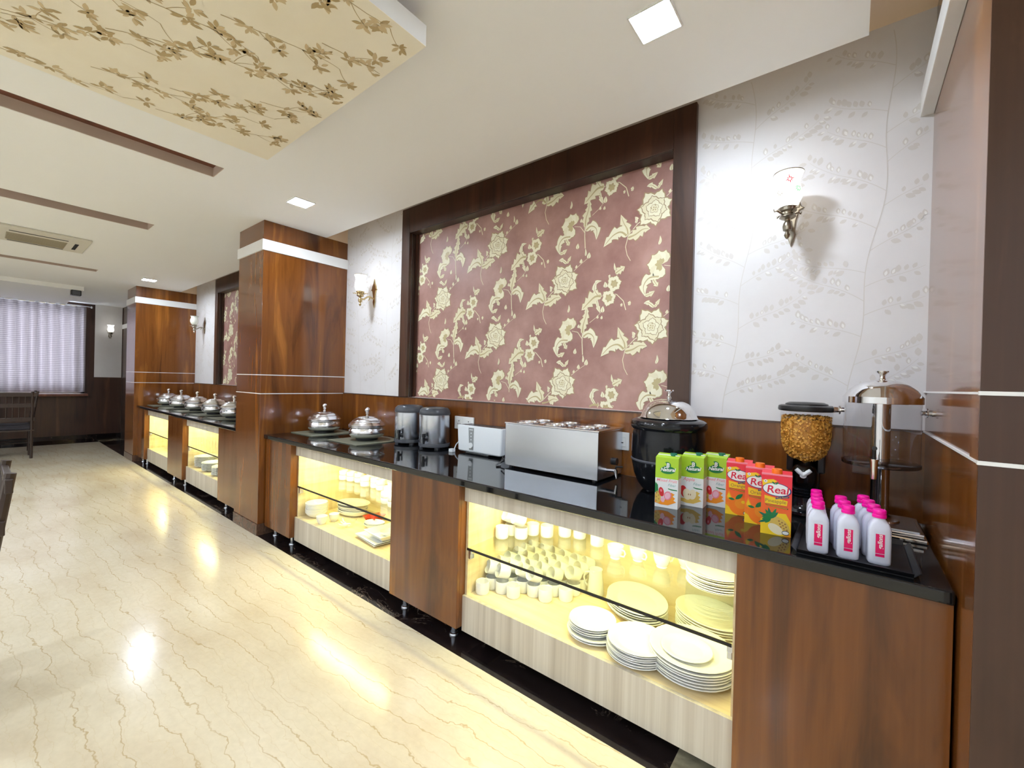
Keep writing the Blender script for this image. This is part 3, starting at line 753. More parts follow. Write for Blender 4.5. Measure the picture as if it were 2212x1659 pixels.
# ---- wall sockets
def socket(x0, x1, z0, z1, label):
    t = thing('wall_socket', label, 'socket', ((x0 + x1) / 2, WY - 0.014, (z0 + z1) / 2), group='white socket plates on the wainscot')
    hw, hh = (x1 - x0) / 2, (z1 - z0) / 2
    MB().box(-hw, hw, -0.010, 0, -hh, hh).build('plate', 'socket_white', t, bevel=0.003)
    for cx in (-hw * 0.5, hw * 0.5):
        MB().box(cx - 0.028, cx + 0.028, -0.0125, -0.010, -0.030, 0.030).build('insert', 'socket_white', t, bevel=0.001)
        for dx, dz, r in ((0, 0.014, 0.0045), (-0.011, -0.008, 0.0035), (0.011, -0.008, 0.0035)):
            h = MB(); h.prism(ell(cx + dx, dz, r, r, 10), -0.0131, -0.0120, 'y'); h.build('pin_hole', 'dark_hole', t)
socket(-2.40, -2.198, 1.031, 1.128, 'white wall socket plate behind the toaster')
socket(-1.17, -0.983, 1.027, 1.129, 'white wall socket plate between bain-marie and soup kettle')

# ================================================================= THINGS ON THE COUNTERS
def put(n, label, cat, loc, rz=0, group=None): return thing(n, label, cat, loc, rz, group)
# ---- lidded steel serving pots on mats
def handi():
    t = thing('serving_pot', '', 'serving pot')
    MB().lathe([(0, 0.0), (0.085, 0), (0.088, 0.004), (0.088, 0.017), (0.07, 0.020), (0, 0.020)], n=32).build('stand_ring', 'black_plastic', t)
    MB().lathe([(0, 0.020), (0.095, 0.020), (0.122, 0.028), (0.138, 0.044), (0.143, 0.064), (0.140, 0.084), (0.133, 0.096), (0.132, 0.100), (0.138, 0.104), (0.143, 0.110), (0.143, 0.117), (0.138, 0.120), (0, 0.120)], n=40).build('pot', 'steel', t)
    lid = MB().lathe([(0.139, 0.120), (0.146, 0.122), (0.146, 0.127), (0.141, 0.133), (0.131, 0.146), (0.120, 0.155), (0.116, 0.157), (0.116, 0.161), (0.108, 0.169), (0.090, 0.179), (0.078, 0.183), (0.076, 0.187), (0.060, 0.192), (0.03, 0.196), (0, 0.197)], n=40).build('lid', 'steel', t)
    MB().lathe([(0.014, 0.196), (0.012, 0.201), (0.009, 0.207), (0.012, 0.213), (0.016, 0.219), (0.012, 0.226), (0.017, 0.232), (0.022, 0.242), (0.021, 0.253), (0.014, 0.262), (0.006, 0.267), (0, 0.268)], n=20).build('knob', 'chrome', lid)
    for s_ in (-1, 1):
        MB().tube([(s_ * 0.135, -0.025, 0.092), (s_ * 0.162, -0.022, 0.098), (s_ * 0.168, 0, 0.100), (s_ * 0.162, 0.022, 0.098), (s_ * 0.135, 0.025, 0.092)], 0.005).build('handle', 'steel', t)
    return t
pot = handi()
MAT = 0.0065
def mat_(x, y, w_, d, label):
    o = MB().box(-w_ / 2, w_ / 2, -d / 2, d / 2, 0, MAT).build('serving_mat', 'slate_mat', loc=(x, y, CT), bevel=0.0015)
    tag(o, label, 'mat', 'square mats under the serving pots')
spots = [(-3.825, 2.02, .40, .42, 'standing next to the column'), (-3.145, 2.03, .43, .45, 'standing beside the two drink urns'),
         (-8.56, 1.925, .40, .40, 'nearest the far column'), (-7.88, 1.925, .40, .40, 'second from the far column'), (-7.13, 1.925, .40, .40, 'third from the far column'),
         (-6.42, 1.925, .40, .40, 'fourth from the far column'), (-5.76, 1.925, .40, .40, 'fifth from the far column')]
for i, (x, y, w_, d, wh) in enumerate(spots):
    far = 'on the far counter ' if i > 1 else ''
    mat_(x, y - (0.0 if i < 2 else 0.02), w_, d, 'olive mat ' + far + 'under the pot ' + wh)
    lab = 'steel serving pot with domed lid ' + far + wh
    if i == 0: pot.location = (x, y, CT + MAT); pot['label'] = lab; pot['group'] = 'lidded steel serving pots'
    else: copy_tree(pot, None, (x, y, CT + MAT), 0.35 * i, lab)

# ---- insulated drink urns
def urn():
    t = thing('drink_urn', '', 'urn', group='insulated steel drink urns')
    R = 0.118
    MB().lathe([(0, 0.012), (R * .93, 0.012), (R * 1.0, 0.016), (R * 1.0, 0.036), (R * .985, 0.040), (0, 0.040)], n=40).build('base_ring', 'grey_plastic', t)
    for k in range(4):
        a = PI / 4 + k * PI / 2; MB().box(-.014, .014, -.014, .014, 0, .013).build('foot', 'grey_plastic', t, (R * .78 * math.cos(a), R * .78 * math.sin(a), 0))
    MB().lathe([(R * .97, 0.040), (R * .985, 0.044), (R * .985, 0.252), (R * .96, 0.256)], n=48).build('body', 'steel_satin', t)
    MB().lathe([(R * .985, 0.254), (R * 1.0, 0.258), (R * 1.0, 0.268), (R * .96, 0.288), (R * .82, 0.304), (R * .55, 0.309), (R * .54, 0.304), (0, 0.304)], n=40).build('lid', 'grey_plastic', t)
    tap = MB(); tap.tube([(0, -R * .95, 0.078), (0, -R - 0.028, 0.078)], 0.013, 12); tap.tube([(0, -R - 0.028, 0.092), (0, -R - 0.028, 0.045)], [0.012, 0.009], 12)
    tp = tap.build('tap', 'black_plastic', t)
    MB().box(-0.010, 0.010, -R - 0.040, -R - 0.016, 0.092, 0.122).build('tap_lever', 'black_plastic', tp, bevel=0.003)
    return t
u1 = urn(); u1.location = (-2.80, 2.195, CT); u1.rotation_euler[2] = 0.34; u1['label'] = 'steel drink urn with grey lid beside the serving pot'
copy_tree(u1, None, (-2.49, 2.19, CT), 0.30, 'steel drink urn with grey lid beside the white toaster')

# ---- toaster
t = put('toaster', 'long white toaster with grey control strip and black feet', 'toaster', (-2.02, 2.245, CT))
def rbox(hx, hy, z0, z1, taper=0.0, r=0.012):
    p = []
    for cx, cy, a0 in ((hx - r, hy - r, 0), (-hx + r, hy - r, PI / 2), (-hx + r, -hy + r, PI), (hx - r, -hy + r, 3 * PI / 2)):
        for k in range(4): a = a0 + k * PI / 6; p.append((cx + r * math.cos(a), cy + r * math.sin(a)))
    return p
tb = MB()
rows = [(0.195, 0.060, 0.014), (0.202, 0.066, 0.022), (0.212, 0.068, 0.19), (0.210, 0.066, 0.198)]
ps = [rbox(hx, hy, 0, 0) for hx, hy, z in rows]; n = len(ps[0])
for (hx, hy, z), p in zip(rows, ps): tb.v += [(q[0], q[1], z) for q in p]
for i in range(len(rows) - 1):
    for k in range(n): tb.f.append([i * n + k, i * n + (k + 1) % n, (i + 1) * n + (k + 1) % n, (i + 1) * n + k]); tb.m.append(0); tb.s.append(True)
tb.f.append(list(range(n))[::-1]); tb.m.append(0); tb.s.append(False)
tb.f.append([(len(rows) - 1) * n + k for k in range(n)]); tb.m.append(0); tb.s.append(False)
tb.build('body', 'white_plastic', t)
MB().box(-0.197, 0.197, -0.054, 0.054, 0.198, 0.2005).build('top_plate', 'steel_satin', t)
for y in (-0.028, 0.028): MB().box(-0.18, 0.18, y - 0.014, y + 0.014, 0.2006, 0.2012).build('slot', 'dark_hole', t)
MB().prism([(-0.086, 0.03), (-0.048, 0.03), (-0.044, 0.186), (-0.096, 0.186)], -0.0690, -0.0665, 'y').build('control_strip', 'grey_mid', t)
for z in (0.148, 0.125, 0.102): MB().prism(ell(-0.069, z, 0.005, 0.005, 12), -0.0706, -0.069, 'y').build('button', 'white_plastic', t)
MB().prism(ell(-0.068, 0.062, 0.020, 0.020, 24), -0.080, -0.069, 'y').build('dial', 'white_plastic', t, bevel=0.002)
MB().box(-0.088, -0.052, -0.0694, -0.069, 0.169, 0.175).build('name_bar', 'white_plastic', t)
MB().box(-0.12, 0.10, -0.072, -0.050, 0.0, 0.014).build('foot_bar', 'black_plastic', t, bevel=0.005)
MB().box(-0.12, 0.10, 0.050, 0.068, 0.0, 0.014).build('foot_bar', 'black_plastic', t, bevel=0.005)
cd_ = MB().tube([(-2.235, 2.245, CT + 0.05), (-2.262, 2.235, CT + 0.075), (-2.272, 2.21, CT + 0.045), (-2.268, 2.19, CT + 0.018), (-2.255, 2.17, CT + 0.006)], 0.004, 8); cd_.box(-2.275, -2.240, 2.140, 2.172, CT + 0.001, CT + 0.022)
tag(cd_.build('power_cord', 'white_plastic'), 'cream power cord with plug lying beside the toaster', 'cord')

# ---- bain-marie
bx0, bx1, by0, by1, bz0, bz1 = -1.645, -1.022, 2.012, 2.312, CT + 0.012, 1.157
t = put('bain_marie', 'brushed steel box bain-marie with six round-lidded pans', 'bain-marie', ((bx0 + bx1) / 2, (by0 + by1) / 2, CT))
hx, hy, H = (bx1 - bx0) / 2, (by1 - by0) / 2, bz1 - CT
MB().box(-hx, hx, -hy, hy, 0.012, H - 0.008).build('tank', 'steel_satin', t, bevel=0.003)
rim = MB(); rim.box(-hx - .004, hx + .004, -hy - .004, hy + .004, H - 0.008, H); rim.build('rim_plate', 'steel', t, bevel=0.002)
for ix in (-1, 0, 1):
    for iy in (-0.5, 0.5):
        MB().lathe([(0.068, H), (0.072, H + 0.003), (0.070, H + 0.008), (0.064, H + 0.007), (0.060, H - 0.004), (0.055, H - 0.006), (0, H - 0.006)], (ix * 0.195, iy * 0.148, 0), 28).build('pan', 'steel', t)
for sx in (-1, 1):
    for sy in (-1, 1): MB().lathe([(0, 0), (0.014, 0), (0.012, 0.013), (0, 0.013)], n=12).build('foot', 'black_plastic', t, (sx * (hx - .03), sy * (hy - .03), 0))
tp = MB(); tp.tube([(hx - .002, -0.04, 0.055), (hx + 0.055, -0.04, 0.058)], 0.010, 12); tp.tube([(hx + 0.05, -0.04, 0.062), (hx + 0.056, -0.04, 0.018)], [0.011, 0.008], 12)
tpo = tp.build('drain_tap', 'chrome', t); MB().tube([(hx + 0.05, -0.04, 0.066), (hx + 0.052, -0.04, 0.080), (hx + 0.085, -0.03, 0.082)], 0.005).build('tap_lever', 'black_plastic', tpo)
MB().lathe([(0, 0), (0.020, 0), (0.020, 0.016), (0, 0.016)], n=18).build('dial', 'black_plastic', t, (hx, 0.05, 0.09)).rotation_euler = (0, PI / 2, 0)
tag(MB().tube([(-1.64, 2.15, CT + 0.05), (-1.672, 2.10, CT + 0.075), (-1.688, 2.05, CT + 0.05), (-1.668, 2.01, CT + 0.03), (-1.655, 2.03, CT + 0.055), (-1.676, 2.06, CT + 0.03), (-1.70, 2.0, CT + 0.005), (-1.668, 1.965, CT + 0.0045), (-1.655, 1.99, CT + 0.005)], 0.0042).build('power_cord', 'black_plastic'), 'looped black power cord beside the bain-marie', 'cord')

# ---- soup kettle
t = put('soup_kettle', 'black soup kettle with mirror polished domed lid', 'soup kettle', (-0.705, 2.13, CT))
MB().lathe([(0, 0.004), (0.10, 0.004), (0.118, 0.010), (0.140, 0.040), (0.158, 0.085), (0.168, 0.135), (0.170, 0.150)], n=48).build('lower_body', 'black_gloss', t)
MB().lathe([(0.170, 0.148), (0.1735, 0.151), (0.1735, 0.156), (0.170, 0.160)], n=48).build('seam_ring', 'grey_plastic', t)
MB().lathe([(0.170, 0.158), (0.171, 0.20), (0.169, 0.27), (0.165, 0.302)], n=48).build('upper_body', 'black_gloss', t)
MB().lathe([(0.160, 0.300), (0.172, 0.304), (0.178, 0.314), (0.179, 0.330), (0.174, 0.344), (0.160, 0.352), (0.140, 0.356), (0.13, 0.352)], n=48).build('rim', 'black_gloss', t)
lid = MB().lathe([(0.133, 0.357), (0.136, 0.360), (0.131, 0.366), (0.124, 0.385), (0.112, 0.407), (0.093, 0.428), (0.066, 0.443), (0.035, 0.451), (0, 0.453)], n=48).build('lid', 'chrome', t)
MB().lathe([(0.010, 0.452), (0.011, 0.460), (0.007, 0.466), (0.007, 0.478), (0.012, 0.484), (0.022, 0.490), (0.022, 0.497), (0.0, 0.498)], n=20).build('knob', 'chrome', lid)
for k in range(4):
    a = PI / 4 + k * PI / 2; MB().lathe([(0, 0), (0.013, 0), (0.013, 0.012), (0, 0.012)], n=10).build('foot', 'black_plastic', t, (0.09 * math.cos(a), 0.09 * math.sin(a), 0))

# ---- juice cartons
def carton_body(w_, d, h, top_h, mats, split=None):
    """brick carton, front at y = -d/2; top folds rise to the back"""
    mb = MB(); hw, hd = w_ / 2, d / 2
    if split:
        mb.box(-hw, hw, -hd, hd, 0, h * split, 0); mb.box(-hw, hw, -hd, hd, h * split, h, 1)
    else: mb.box(-hw, hw, -hd, hd, 0, h, 0)
    mi = 1 if split else 0
    mb.add([(-hw, -hd, h), (hw, -hd, h), (hw, hd, h), (-hw, hd, h), (-hw, hd, h + top_h), (hw, hd, h + top_h)], [(0, 1, 5, 4), (1, 2, 5), (3, 0, 4), (2, 3, 4, 5)], mi)
    return mb
FR = lambda d, e=0.0: (lambda u, v, q=0.0: (u, -d / 2 - 0.0005 - e - q, v))
def green_carton(x, y, rz, kind, label):
    w_, d, h = 0.094, 0.062, 0.212
    t = put('juice_carton', label, 'carton', (x, y, CT), rz, 'green and white juice cartons')
    carton_body(w_, d, h, 0.012, None, 0.585).build('box', ['carton_white', 'lime'], t, bevel=0.0012)
    MB().box(-w_ / 2 + .003, w_ / 2 - .003, -0.003, 0.003, h + 0.006, h + 0.010).build('top_fold', 'carton_white', t)
    MB().lathe([(0, h + .004), (0.0145, h + 0.004), (0.0145, h + 0.013), (0.013, h + 0.0165), (0, h + 0.0165)], (0.018, 0.008, 0), 20).build('cap', 'cap_green', t)
    p = MB(); F = FR(d)
    L = lambda q: (lambda u, v: F(u, v, q * 0.00015))
    # logo
    p.flat(ell(0.004, 0.1605, 0.031, 0.0165, 28, 0.06), L(1), 0)
    p.flat(ell(0.002, 0.1815, 0.0145, 0.0135, 22), L(1), 0)
    p.flat(ell(-0.009, 0.1845, 0.007, 0.0075, 14, 0.6), L(2), 6)
    put_text(p, 'B', 0.0235, lambda u, v: L(3)(0.0035 + u, 0.1810 + v), 1, 0.15, 0.0008)
    put_text(p, 'Natural', 0.0195, lambda u, v: L(3)(0.004 + u, 0.1618 + v + u * 0.06), 1, 0.25, 0.0007)
    p.flat([(-0.012, 0.1735), (0.004, 0.1715), (0.012, 0.1735), (0.003, 0.169), (-0.010, 0.170)], L(3), 1)
    p.flat([(-0.040, 0.190), (-0.033, 0.190), (-0.0365, 0.198)], L(1), 6)
    put_text(p, 'Mixed Fruit' if kind == 'mixed' else 'Apple', 0.0175 if kind == 'mixed' else 0.020, lambda u, v: L(1)((0.0 if kind == 'mixed' else -0.012) + u, 0.1155 + v), 2, 0.25, 0.0001)
    put_text(p, 'Fiber', 0.0155, lambda u, v: L(1)(0.021 + u, 0.098 + v), 3, 0.3, 0.0)
    p.flat([(0.006, 0.0845), (0.018, 0.0825), (0.043, 0.0815), (0.044, 0.0775), (0.020, 0.0775), (0.008, 0.0805)], L(1), 0)
    splash = [(-0.046, 0.018), (-0.02, 0.012), (0.008, 0.013), (0.022, 0.020), (0.030, 0.024), (0.041, 0.030), (0.030, 0.036), (0.036, 0.046), (0.026, 0.052), (0.034, 0.062), (0.020, 0.068), (0.010, 0.050), (-0.01, 0.030), (-0.046, 0.030)]
    p.flat(splash, L(1), 4 if kind == 'mixed' else 10)
    if kind == 'mixed':
        p.flat([(-0.0465, 0.06), (-0.0465, 0.106), (-0.042, 0.098), (-0.040, 0.104), (-0.036, 0.09), (-0.035, 0.098), (-0.032, 0.062)], L(2), 0)
        p.flat(ell(-0.034, 0.043, 0.0125, 0.026, 20), L(2), 5)
        for k in range(5): p.flat(ell(-0.040 + (k % 2) * 0.010, 0.026 + k * 0.008, 0.003, 0.003, 4), L(3), 8)
        p.flat(ell(-0.020, 0.066, 0.0105, 0.020, 20, 0.18), L(3), 7)
        p.flat(ell(-0.021, 0.072, 0.004, 0.006, 12, 0.18), L(4), 2)
        p.flat(ell(0.006, 0.053, 0.0155, 0.019, 22, -0.35), L(4), 2); p.flat(ell(0.006, 0.053, 0.011, 0.014, 22, -0.35), L(5), 9)
        p.flat(ell(-0.014, 0.034, 0.008, 0.011, 18, 0.2), L(6), 9)
    else:
        p.flat(ell(-0.032, 0.060, 0.0145, 0.026, 20, 0.2), L(2), 7)
        p.flat(ell(-0.018, 0.050, 0.017, 0.024, 24, 0.15), L(3), 11); p.flat(ell(0.004, 0.052, 0.015, 0.022, 24, -0.15), L(4), 11)
        for dx in (-0.004, 0.004): p.flat(ell(-0.008 + dx, 0.050, 0.002, 0.004, 8), L(5), 8)
    p.build('front_print', ['leaf_green', 'print_white', 'print_pink', 'print_teal', 'print_orange', 'print_gold', 'lime', 'print_red', 'print_brown', 'print_palepink', 'print_gold', 'print_cream'], t)
green_carton(-0.607, 1.853, 0.10, 'mixed', 'green and white mixed fruit juice carton with a pineapple picture, end of the row')
green_carton(-0.531, 1.955, 0.03, 'apple', 'green and white apple juice carton with a cut apple picture')
green_carton(-0.457, 2.030, 0.0, 'mixed', 'green and white mixed fruit juice carton standing beside the red cartons')
def red_carton(x, y, rz, kind, label):
    w_, d, h = 0.092, 0.060, 0.208
    t = put('juice_carton', label, 'carton', (x, y, CT), rz, 'red juice cartons')
    carton_body(w_, d, h, 0.012, None).build('box', 'juice_red', t, bevel=0.0012)
    MB().prism([(-w_ / 2, -d / 2 + .002), (w_ / 2, -d / 2 + .002), (w_ / 2, -d / 2 + .016), (-w_ / 2, -d / 2 + .016)], h + 0.001, h + 0.0055, 'z').build('top_fold', 'print_pink', t)
    MB().lathe([(0, h), (0.0165, h), (0.0165, h + 0.018), (0.0155, h + 0.022), (0, h + 0.022)], (0.0, -0.004, 0), 22).build('cap', 'cap_orange', t)
    p = MB(); F = FR(d); L = lambda q: (lambda u, v: F(u, v, q * 0.00015))
    p.flat([(-0.044, 0.19), (-0.010, 0.196), (0.002, 0.19), (-0.02, 0.176), (-0.042, 0.17)], L(0), 5)
    p.flat(ell(-0.0335, 0.187, 0.0055, 0.0055, 14), L(1), 1); p.flat(ell(-0.0335, 0.187, 0.0018, 0.0018, 8), L(2), 4)
    p.flat(ell(0.001, 0.160, 0.0435, 0.0235, 32, -0.05), L(1), 3); p.flat(ell(0.0, 0.1605, 0.0405, 0.0212, 32, -0.05), L(2), 1)
    put_text(p, 'Real', 0.036, lambda u, v: L(3)(0.003 + u, 0.1590 + v), 0, 0.12, 0.0006, 1.08)
    for sg in (-1, 1): p.flat(leaf_poly(-0.004, 0.178, PI / 2 + sg * 0.8, 0.014, 0.006), L(4), 2)
    p.flat([(-0.002, 0.1335), (0.038, 0.1430), (0.038, 0.1365), (-0.002, 0.1265)], L(4), 3)
    put_text(p, 'Fruit Power', 0.0072, lambda u, v: L(5)(0.018 + u, 0.1350 + v + u * .24), 5, 0.2)
    p.flat([(-0.036, 0.137), (-0.006, 0.132), (0.034, 0.125), (0.032, 0.108), (-0.034, 0.108)], L(1), 5)
    put_text(p, 'Orange' if kind == 'orange' else 'Pineapple', 0.0175, lambda u, v: L(2)(-0.002 + u, 0.1190 + v), 8, 0, 0.0001, 1.0 if kind == 'orange' else 0.95)
    p.flat([(-0.034, 0.109), (0.034, 0.105), (0.034, 0.1035), (-0.034, 0.1075)], L(2), 8)
    p.flat([(-0.033, 0.105), (0.036, 0.0995), (0.035, 0.0955), (-0.028, 0.101)], L(2), 4)
    p.flat([(-0.030, 0.1035), (0.034, 0.0985), (0.033, 0.0970), (-0.028, 0.1020)], L(3), 5)
    if kind == 'orange':
        p.flat([(-0.046, 0.0), (-0.046, 0.04), (-0.02, 0.02), (0.0, 0.0)], L(1), 5)
        p.flat([(-0.043, 0.072), (-0.034, 0.098), (-0.020, 0.066), (-0.030, 0.056), (-0.042, 0.060)], L(2), 9)
        p.flat([(-0.040, 0.072), (-0.034, 0.089), (-0.025, 0.068), (-0.036, 0.064)], L(3), 5)
        p.flat(ell(0.004, 0.040, 0.037, 0.037, 30), L(2), 7); p.flat(ell(0.010, 0.048, 0.022, 0.020, 24), L(3), 9); p.flat(ell(0.018, 0.056, 0.007, 0.006, 14), L(4), 5)
        p.flat(leaf_poly(-0.010, 0.064, 0.75, 0.036, 0.016), L(5), 2); p.flat(leaf_poly(-0.012, 0.062, PI - 0.15, 0.024, 0.010), L(5), 2)
    else:
        p.flat([(-0.046, 0.0), (-0.046, 0.05), (-0.02, 0.075), (0.03, 0.08), (0.045, 0.05), (0.045, 0.012), (0.02, 0.0)], L(1), 5)
        p.flat(ell(0.012, 0.036, 0.024, 0.036, 26, 0.75), L(2), 10)
        for k in range(9): p.flat(ell(0.016 + (k % 3) * 0.009 - (k // 3) * .003, 0.032 + (k // 3) * 0.010 - (k % 3) * .004, 0.0034, 0.0034, 4), L(3), 6)
        p.flat(ell(0.000, 0.022, 0.015, 0.025, 22, 1.0), L(4), 12)
        for k in range(11):
            a = 0.9 + k * 0.30; p.flat(leaf_poly(-0.014, 0.056, a, 0.034 + 0.010 * math.sin(k * 2.3), 0.010), L(5 + k % 3), 2 if k % 3 else 13)
    p.flat(ell(0.030, 0.0135, 0.011, 0.0085, 20), L(6), 4); p.flat(ell(0.030, 0.0135, 0.0095, 0.006, 20), L(7), 1)
    p.build('front_print', ['print_crimson', 'print_white', 'leaf_green', 'print_navy', 'print_black', 'print_yellow', 'print_brown', 'print_peel', 'print_brown', 'print_orange', 'print_gold', 'print_red', 'print_cream', 'cap_green'], t)
red_carton(-0.353, 1.955, 0.10, 'orange', 'red orange-juice carton next to the green cartons')
red_carton(-0.269, 1.880, 0.06, 'orange', 'red orange-juice carton half hidden behind the pineapple one')
red_carton(-0.203, 1.790, 0.10, 'pineapple', 'red pineapple juice carton with a pineapple picture')

# ---- cereal dispenser
t = put('cereal_dispenser', 'black cereal dispenser with clear bowl full of cornflakes', 'cereal dispenser', (-0.148, 2.165, CT))
MB().lathe([(0, 0), (0.082, 0), (0.084, 0.006), (0.080, 0.016), (0.060, 0.026), (0.050, 0.040), (0.046, 0.070), (0, 0.070)], n=32).build('base', 'black_gloss', t)
for z in (0.074, 0.086, 0.098): MB().lathe([(0.044, z), (0.049, z + 0.003), (0.049, z + 0.006), (0.044, z + 0.009), (0.03, z + .009)], n=28).build('collar_ring', 'black_gloss', t)
MB().box(-0.050, 0.050, 0.030, 0.066, 0.05, 0.235).build('back_post', 'black_plastic', t, bevel=0.006)
MB().box(-0.068, 0.068, 0.030, 0.062, 0.165, 0.245).build('yoke', 'black_plastic', t, bevel=0.006)
MB().lathe([(0.036, 0.105), (0.042, 0.112), (0.046, 0.135), (0.046, 0.17), (0.038, 0.19), (0.030, 0.20)], n=24).build('wheel_housing', 'smoke_plastic', t)
kn = MB().lathe([(0, 0), (0.012, 0), (0.012, 0.014), (0, 0.016)], n=16).build('dial_knob', 'white_plastic', t, (0, -0.046, 0.165)); kn.rotation_euler = (PI / 2, 0, 0)
for a in (0.75, PI - 0.75): 
    q = MB(); c, s_ = math.cos(a), math.sin(a); q.tube([(0, -0.060, 0.165), (0.020 * c, -0.060, 0.165 + 0.020 * s_), (0.034 * c, -0.060, 0.165 + 0.034 * s_)], [0.007, 0.009, 0.008], 10); q.build('knob_wing', 'white_plastic', t)
PR = [(0.022, 0.20), (0.024, 0.215), (0.040, 0.222), (0.062, 0.236), (0.078, 0.258), (0.087, 0.285), (0.091, 0.32), (0.092, 0.425)]
MB().lathe(PR, n=40).build('bowl', 'clear_plastic', t)
lid = MB().lathe([(0.092, 0.425), (0.099, 0.427), (0.101, 0.434), (0.099, 0.446), (0.090, 0.450), (0.076, 0.4505), (0.074, 0.456), (0.06, 0.462), (0.0, 0.464)], n=40).build('lid', 'black_plastic', t)
fk = MB(); rnd = random.Random(3)
def bowl_r(z):
    for (r0, z0), (r1, z1) in zip(PR, PR[1:]):
        if z0 <= z <= z1: return r0 + (r1 - r0) * (z - z0) / (z1 - z0)
    return 0.02
fk.lathe([(0, 0.206)] + [(max(0.004, r - 0.012), z) for r, z in PR[1:-1]] + [(0.080, 0.392), (0, 0.392)], n=24, mi=1)
for k in range(2400):
    z = 0.222 + (0.402 - 0.222) * rnd.random() ** 0.8; top = rnd.random() < 0.2
    a = rnd.random() * 2 * PI; r = bowl_r(z) - 0.006
    if top: z = 0.398 + rnd.random() * 0.008; r = 0.085 * math.sqrt(rnd.random())
    c = Vector((r * math.cos(a), r * math.sin(a), z))
    nrm = Vector((math.cos(a), math.sin(a), 0.0)) if not top else Vector((0, 0, 1))
    nrm = (nrm + Vector((rnd.uniform(-.8, .8), rnd.uniform(-.8, .8), rnd.uniform(-.8, .8)))).normalized()
    u = nrm.orthogonal().normalized(); v = nrm.cross(u); sz = rnd.uniform(0.0036, 0.0060)
    pts = [c - nrm * 0.0015] + [c + (u * math.cos(b) + v * math.sin(b)) * sz * rnd.uniform(.75, 1.1) + nrm * rnd.uniform(-.0005, .0012) for b in [2 * PI * q / 6 for q in range(6)]]
    fk.add(pts, [(0, q + 1, (q + 1) % 6 + 1) for q in range(6)], 0 if rnd.random() < .8 else 1)
o = fk.build('cornflakes', ['flake', 'flake_dark'], loc=(-0.148, 2.165, CT)); tag(o, 'golden cornflakes filling the clear bowl of the cereal dispenser', 'cereal', kind='stuff')

# ---- juice dispenser
t = put('juice_dispenser', 'clear juice dispenser with chrome domed lid on steel base', 'juice dispenser', (0.088, 2.135, CT))
MB().box(-0.125, 0.125, -0.135, 0.125, 0.0, 0.014).build('base_plate', 'chrome', t, bevel=0.004)
MB().box(-0.118, 0.118, -0.128, 0.118, 0.016, 0.030).build('drip_tray', 'steel', t, bevel=0.004)
MB().box(-0.105, 0.105, -0.115, 0.105, 0.030, 0.034).build('drip_grille', 'steel_satin', t, bevel=0.001)
MB().lathe([(0.062, 0.034), (0.060, 0.040), (0.040, 0.046), (0.034, 0.050)], n=28).build('foot_ring', 'chrome', t)
MB().lathe([(0.030, 0.044), (0.030, 0.225), (0.032, 0.228), (0.050, 0.232), (0.060, 0.238), (0.0, 0.238)], n=28).build('pedestal', 'chrome', t)
MB().lathe([(0.060, 0.232), (0.112, 0.236), (0.116, 0.240), (0.116, 0.250), (0.110, 0.253), (0, 0.253)], n=48).build('bottom_plate', 'smoke_plastic', t)
MB().lathe([(0.110, 0.250), (0.113, 0.256), (0.113, 0.470)], n=48).build('container', 'clear_plastic', t)
MB().lathe([(0.029, 0.253), (0.029, 0.472), (0, 0.472)], n=28).build('ice_tube', 'chrome', t)
lid = MB().lathe([(0.114, 0.470), (0.118, 0.471), (0.118, 0.494), (0.112, 0.502), (0.100, 0.520), (0.080, 0.539), (0.052, 0.553), (0.022, 0.559), (0, 0.560)], n=56).build('lid', 'chrome', t)
MB().lathe([(0.013, 0.558), (0.010, 0.563), (0.0085, 0.572), (0.010, 0.579), (0.019, 0.588), (0.020, 0.592), (0, 0.592)], n=24).build('knob', 'chrome', lid)
ax = Vector((0.985, 0.17, 0)).normalized()
for s_ in (-1, 1):
    q = MB(); b0 = ax * s_ * 0.112
    q.tube([b0 + Vector((0, 0, 0.440)), b0 + ax * s_ * 0.012 + Vector((0, 0, 0.440)), b0 + ax * s_ * 0.013 + Vector((0, 0, 0.440)), b0 + ax * s_ * 0.017 + Vector((0, 0, 0.440)), b0 + ax * s_ * 0.018 + Vector((0, 0, 0.440)), b0 + ax * s_ * 0.034 + Vector((0, 0, 0.440)), b0 + ax * s_ * 0.038 + Vector((0, 0, .440))], [0.009, 0.009, 0.018, 0.018, 0.011, 0.013, 0.006], 14)
    q.build('side_knob', 'chrome', t)
q = MB(); q.tube([(-0.020, -0.105, 0.262), (-0.022, -0.150, 0.262)], 0.012, 14); q.tube([(-0.022, -0.150, 0.275), (-0.022, -0.152, 0.205)], [0.013, 0.009], 14)
tp = q.build('tap', 'chrome', t); MB().tube([(-0.022, -0.150, 0.275), (-0.022, -0.154, 0.310), (-0.022, -0.176, 0.316)], [0.006, 0.006, 0.008], 10).build('tap_lever', 'black_plastic', tp)
MB().box(-0.085, -0.030, -0.140, -0.095, 0.215, 0.255).build('spout_guard', 'clear_plastic', t, bevel=0.004)

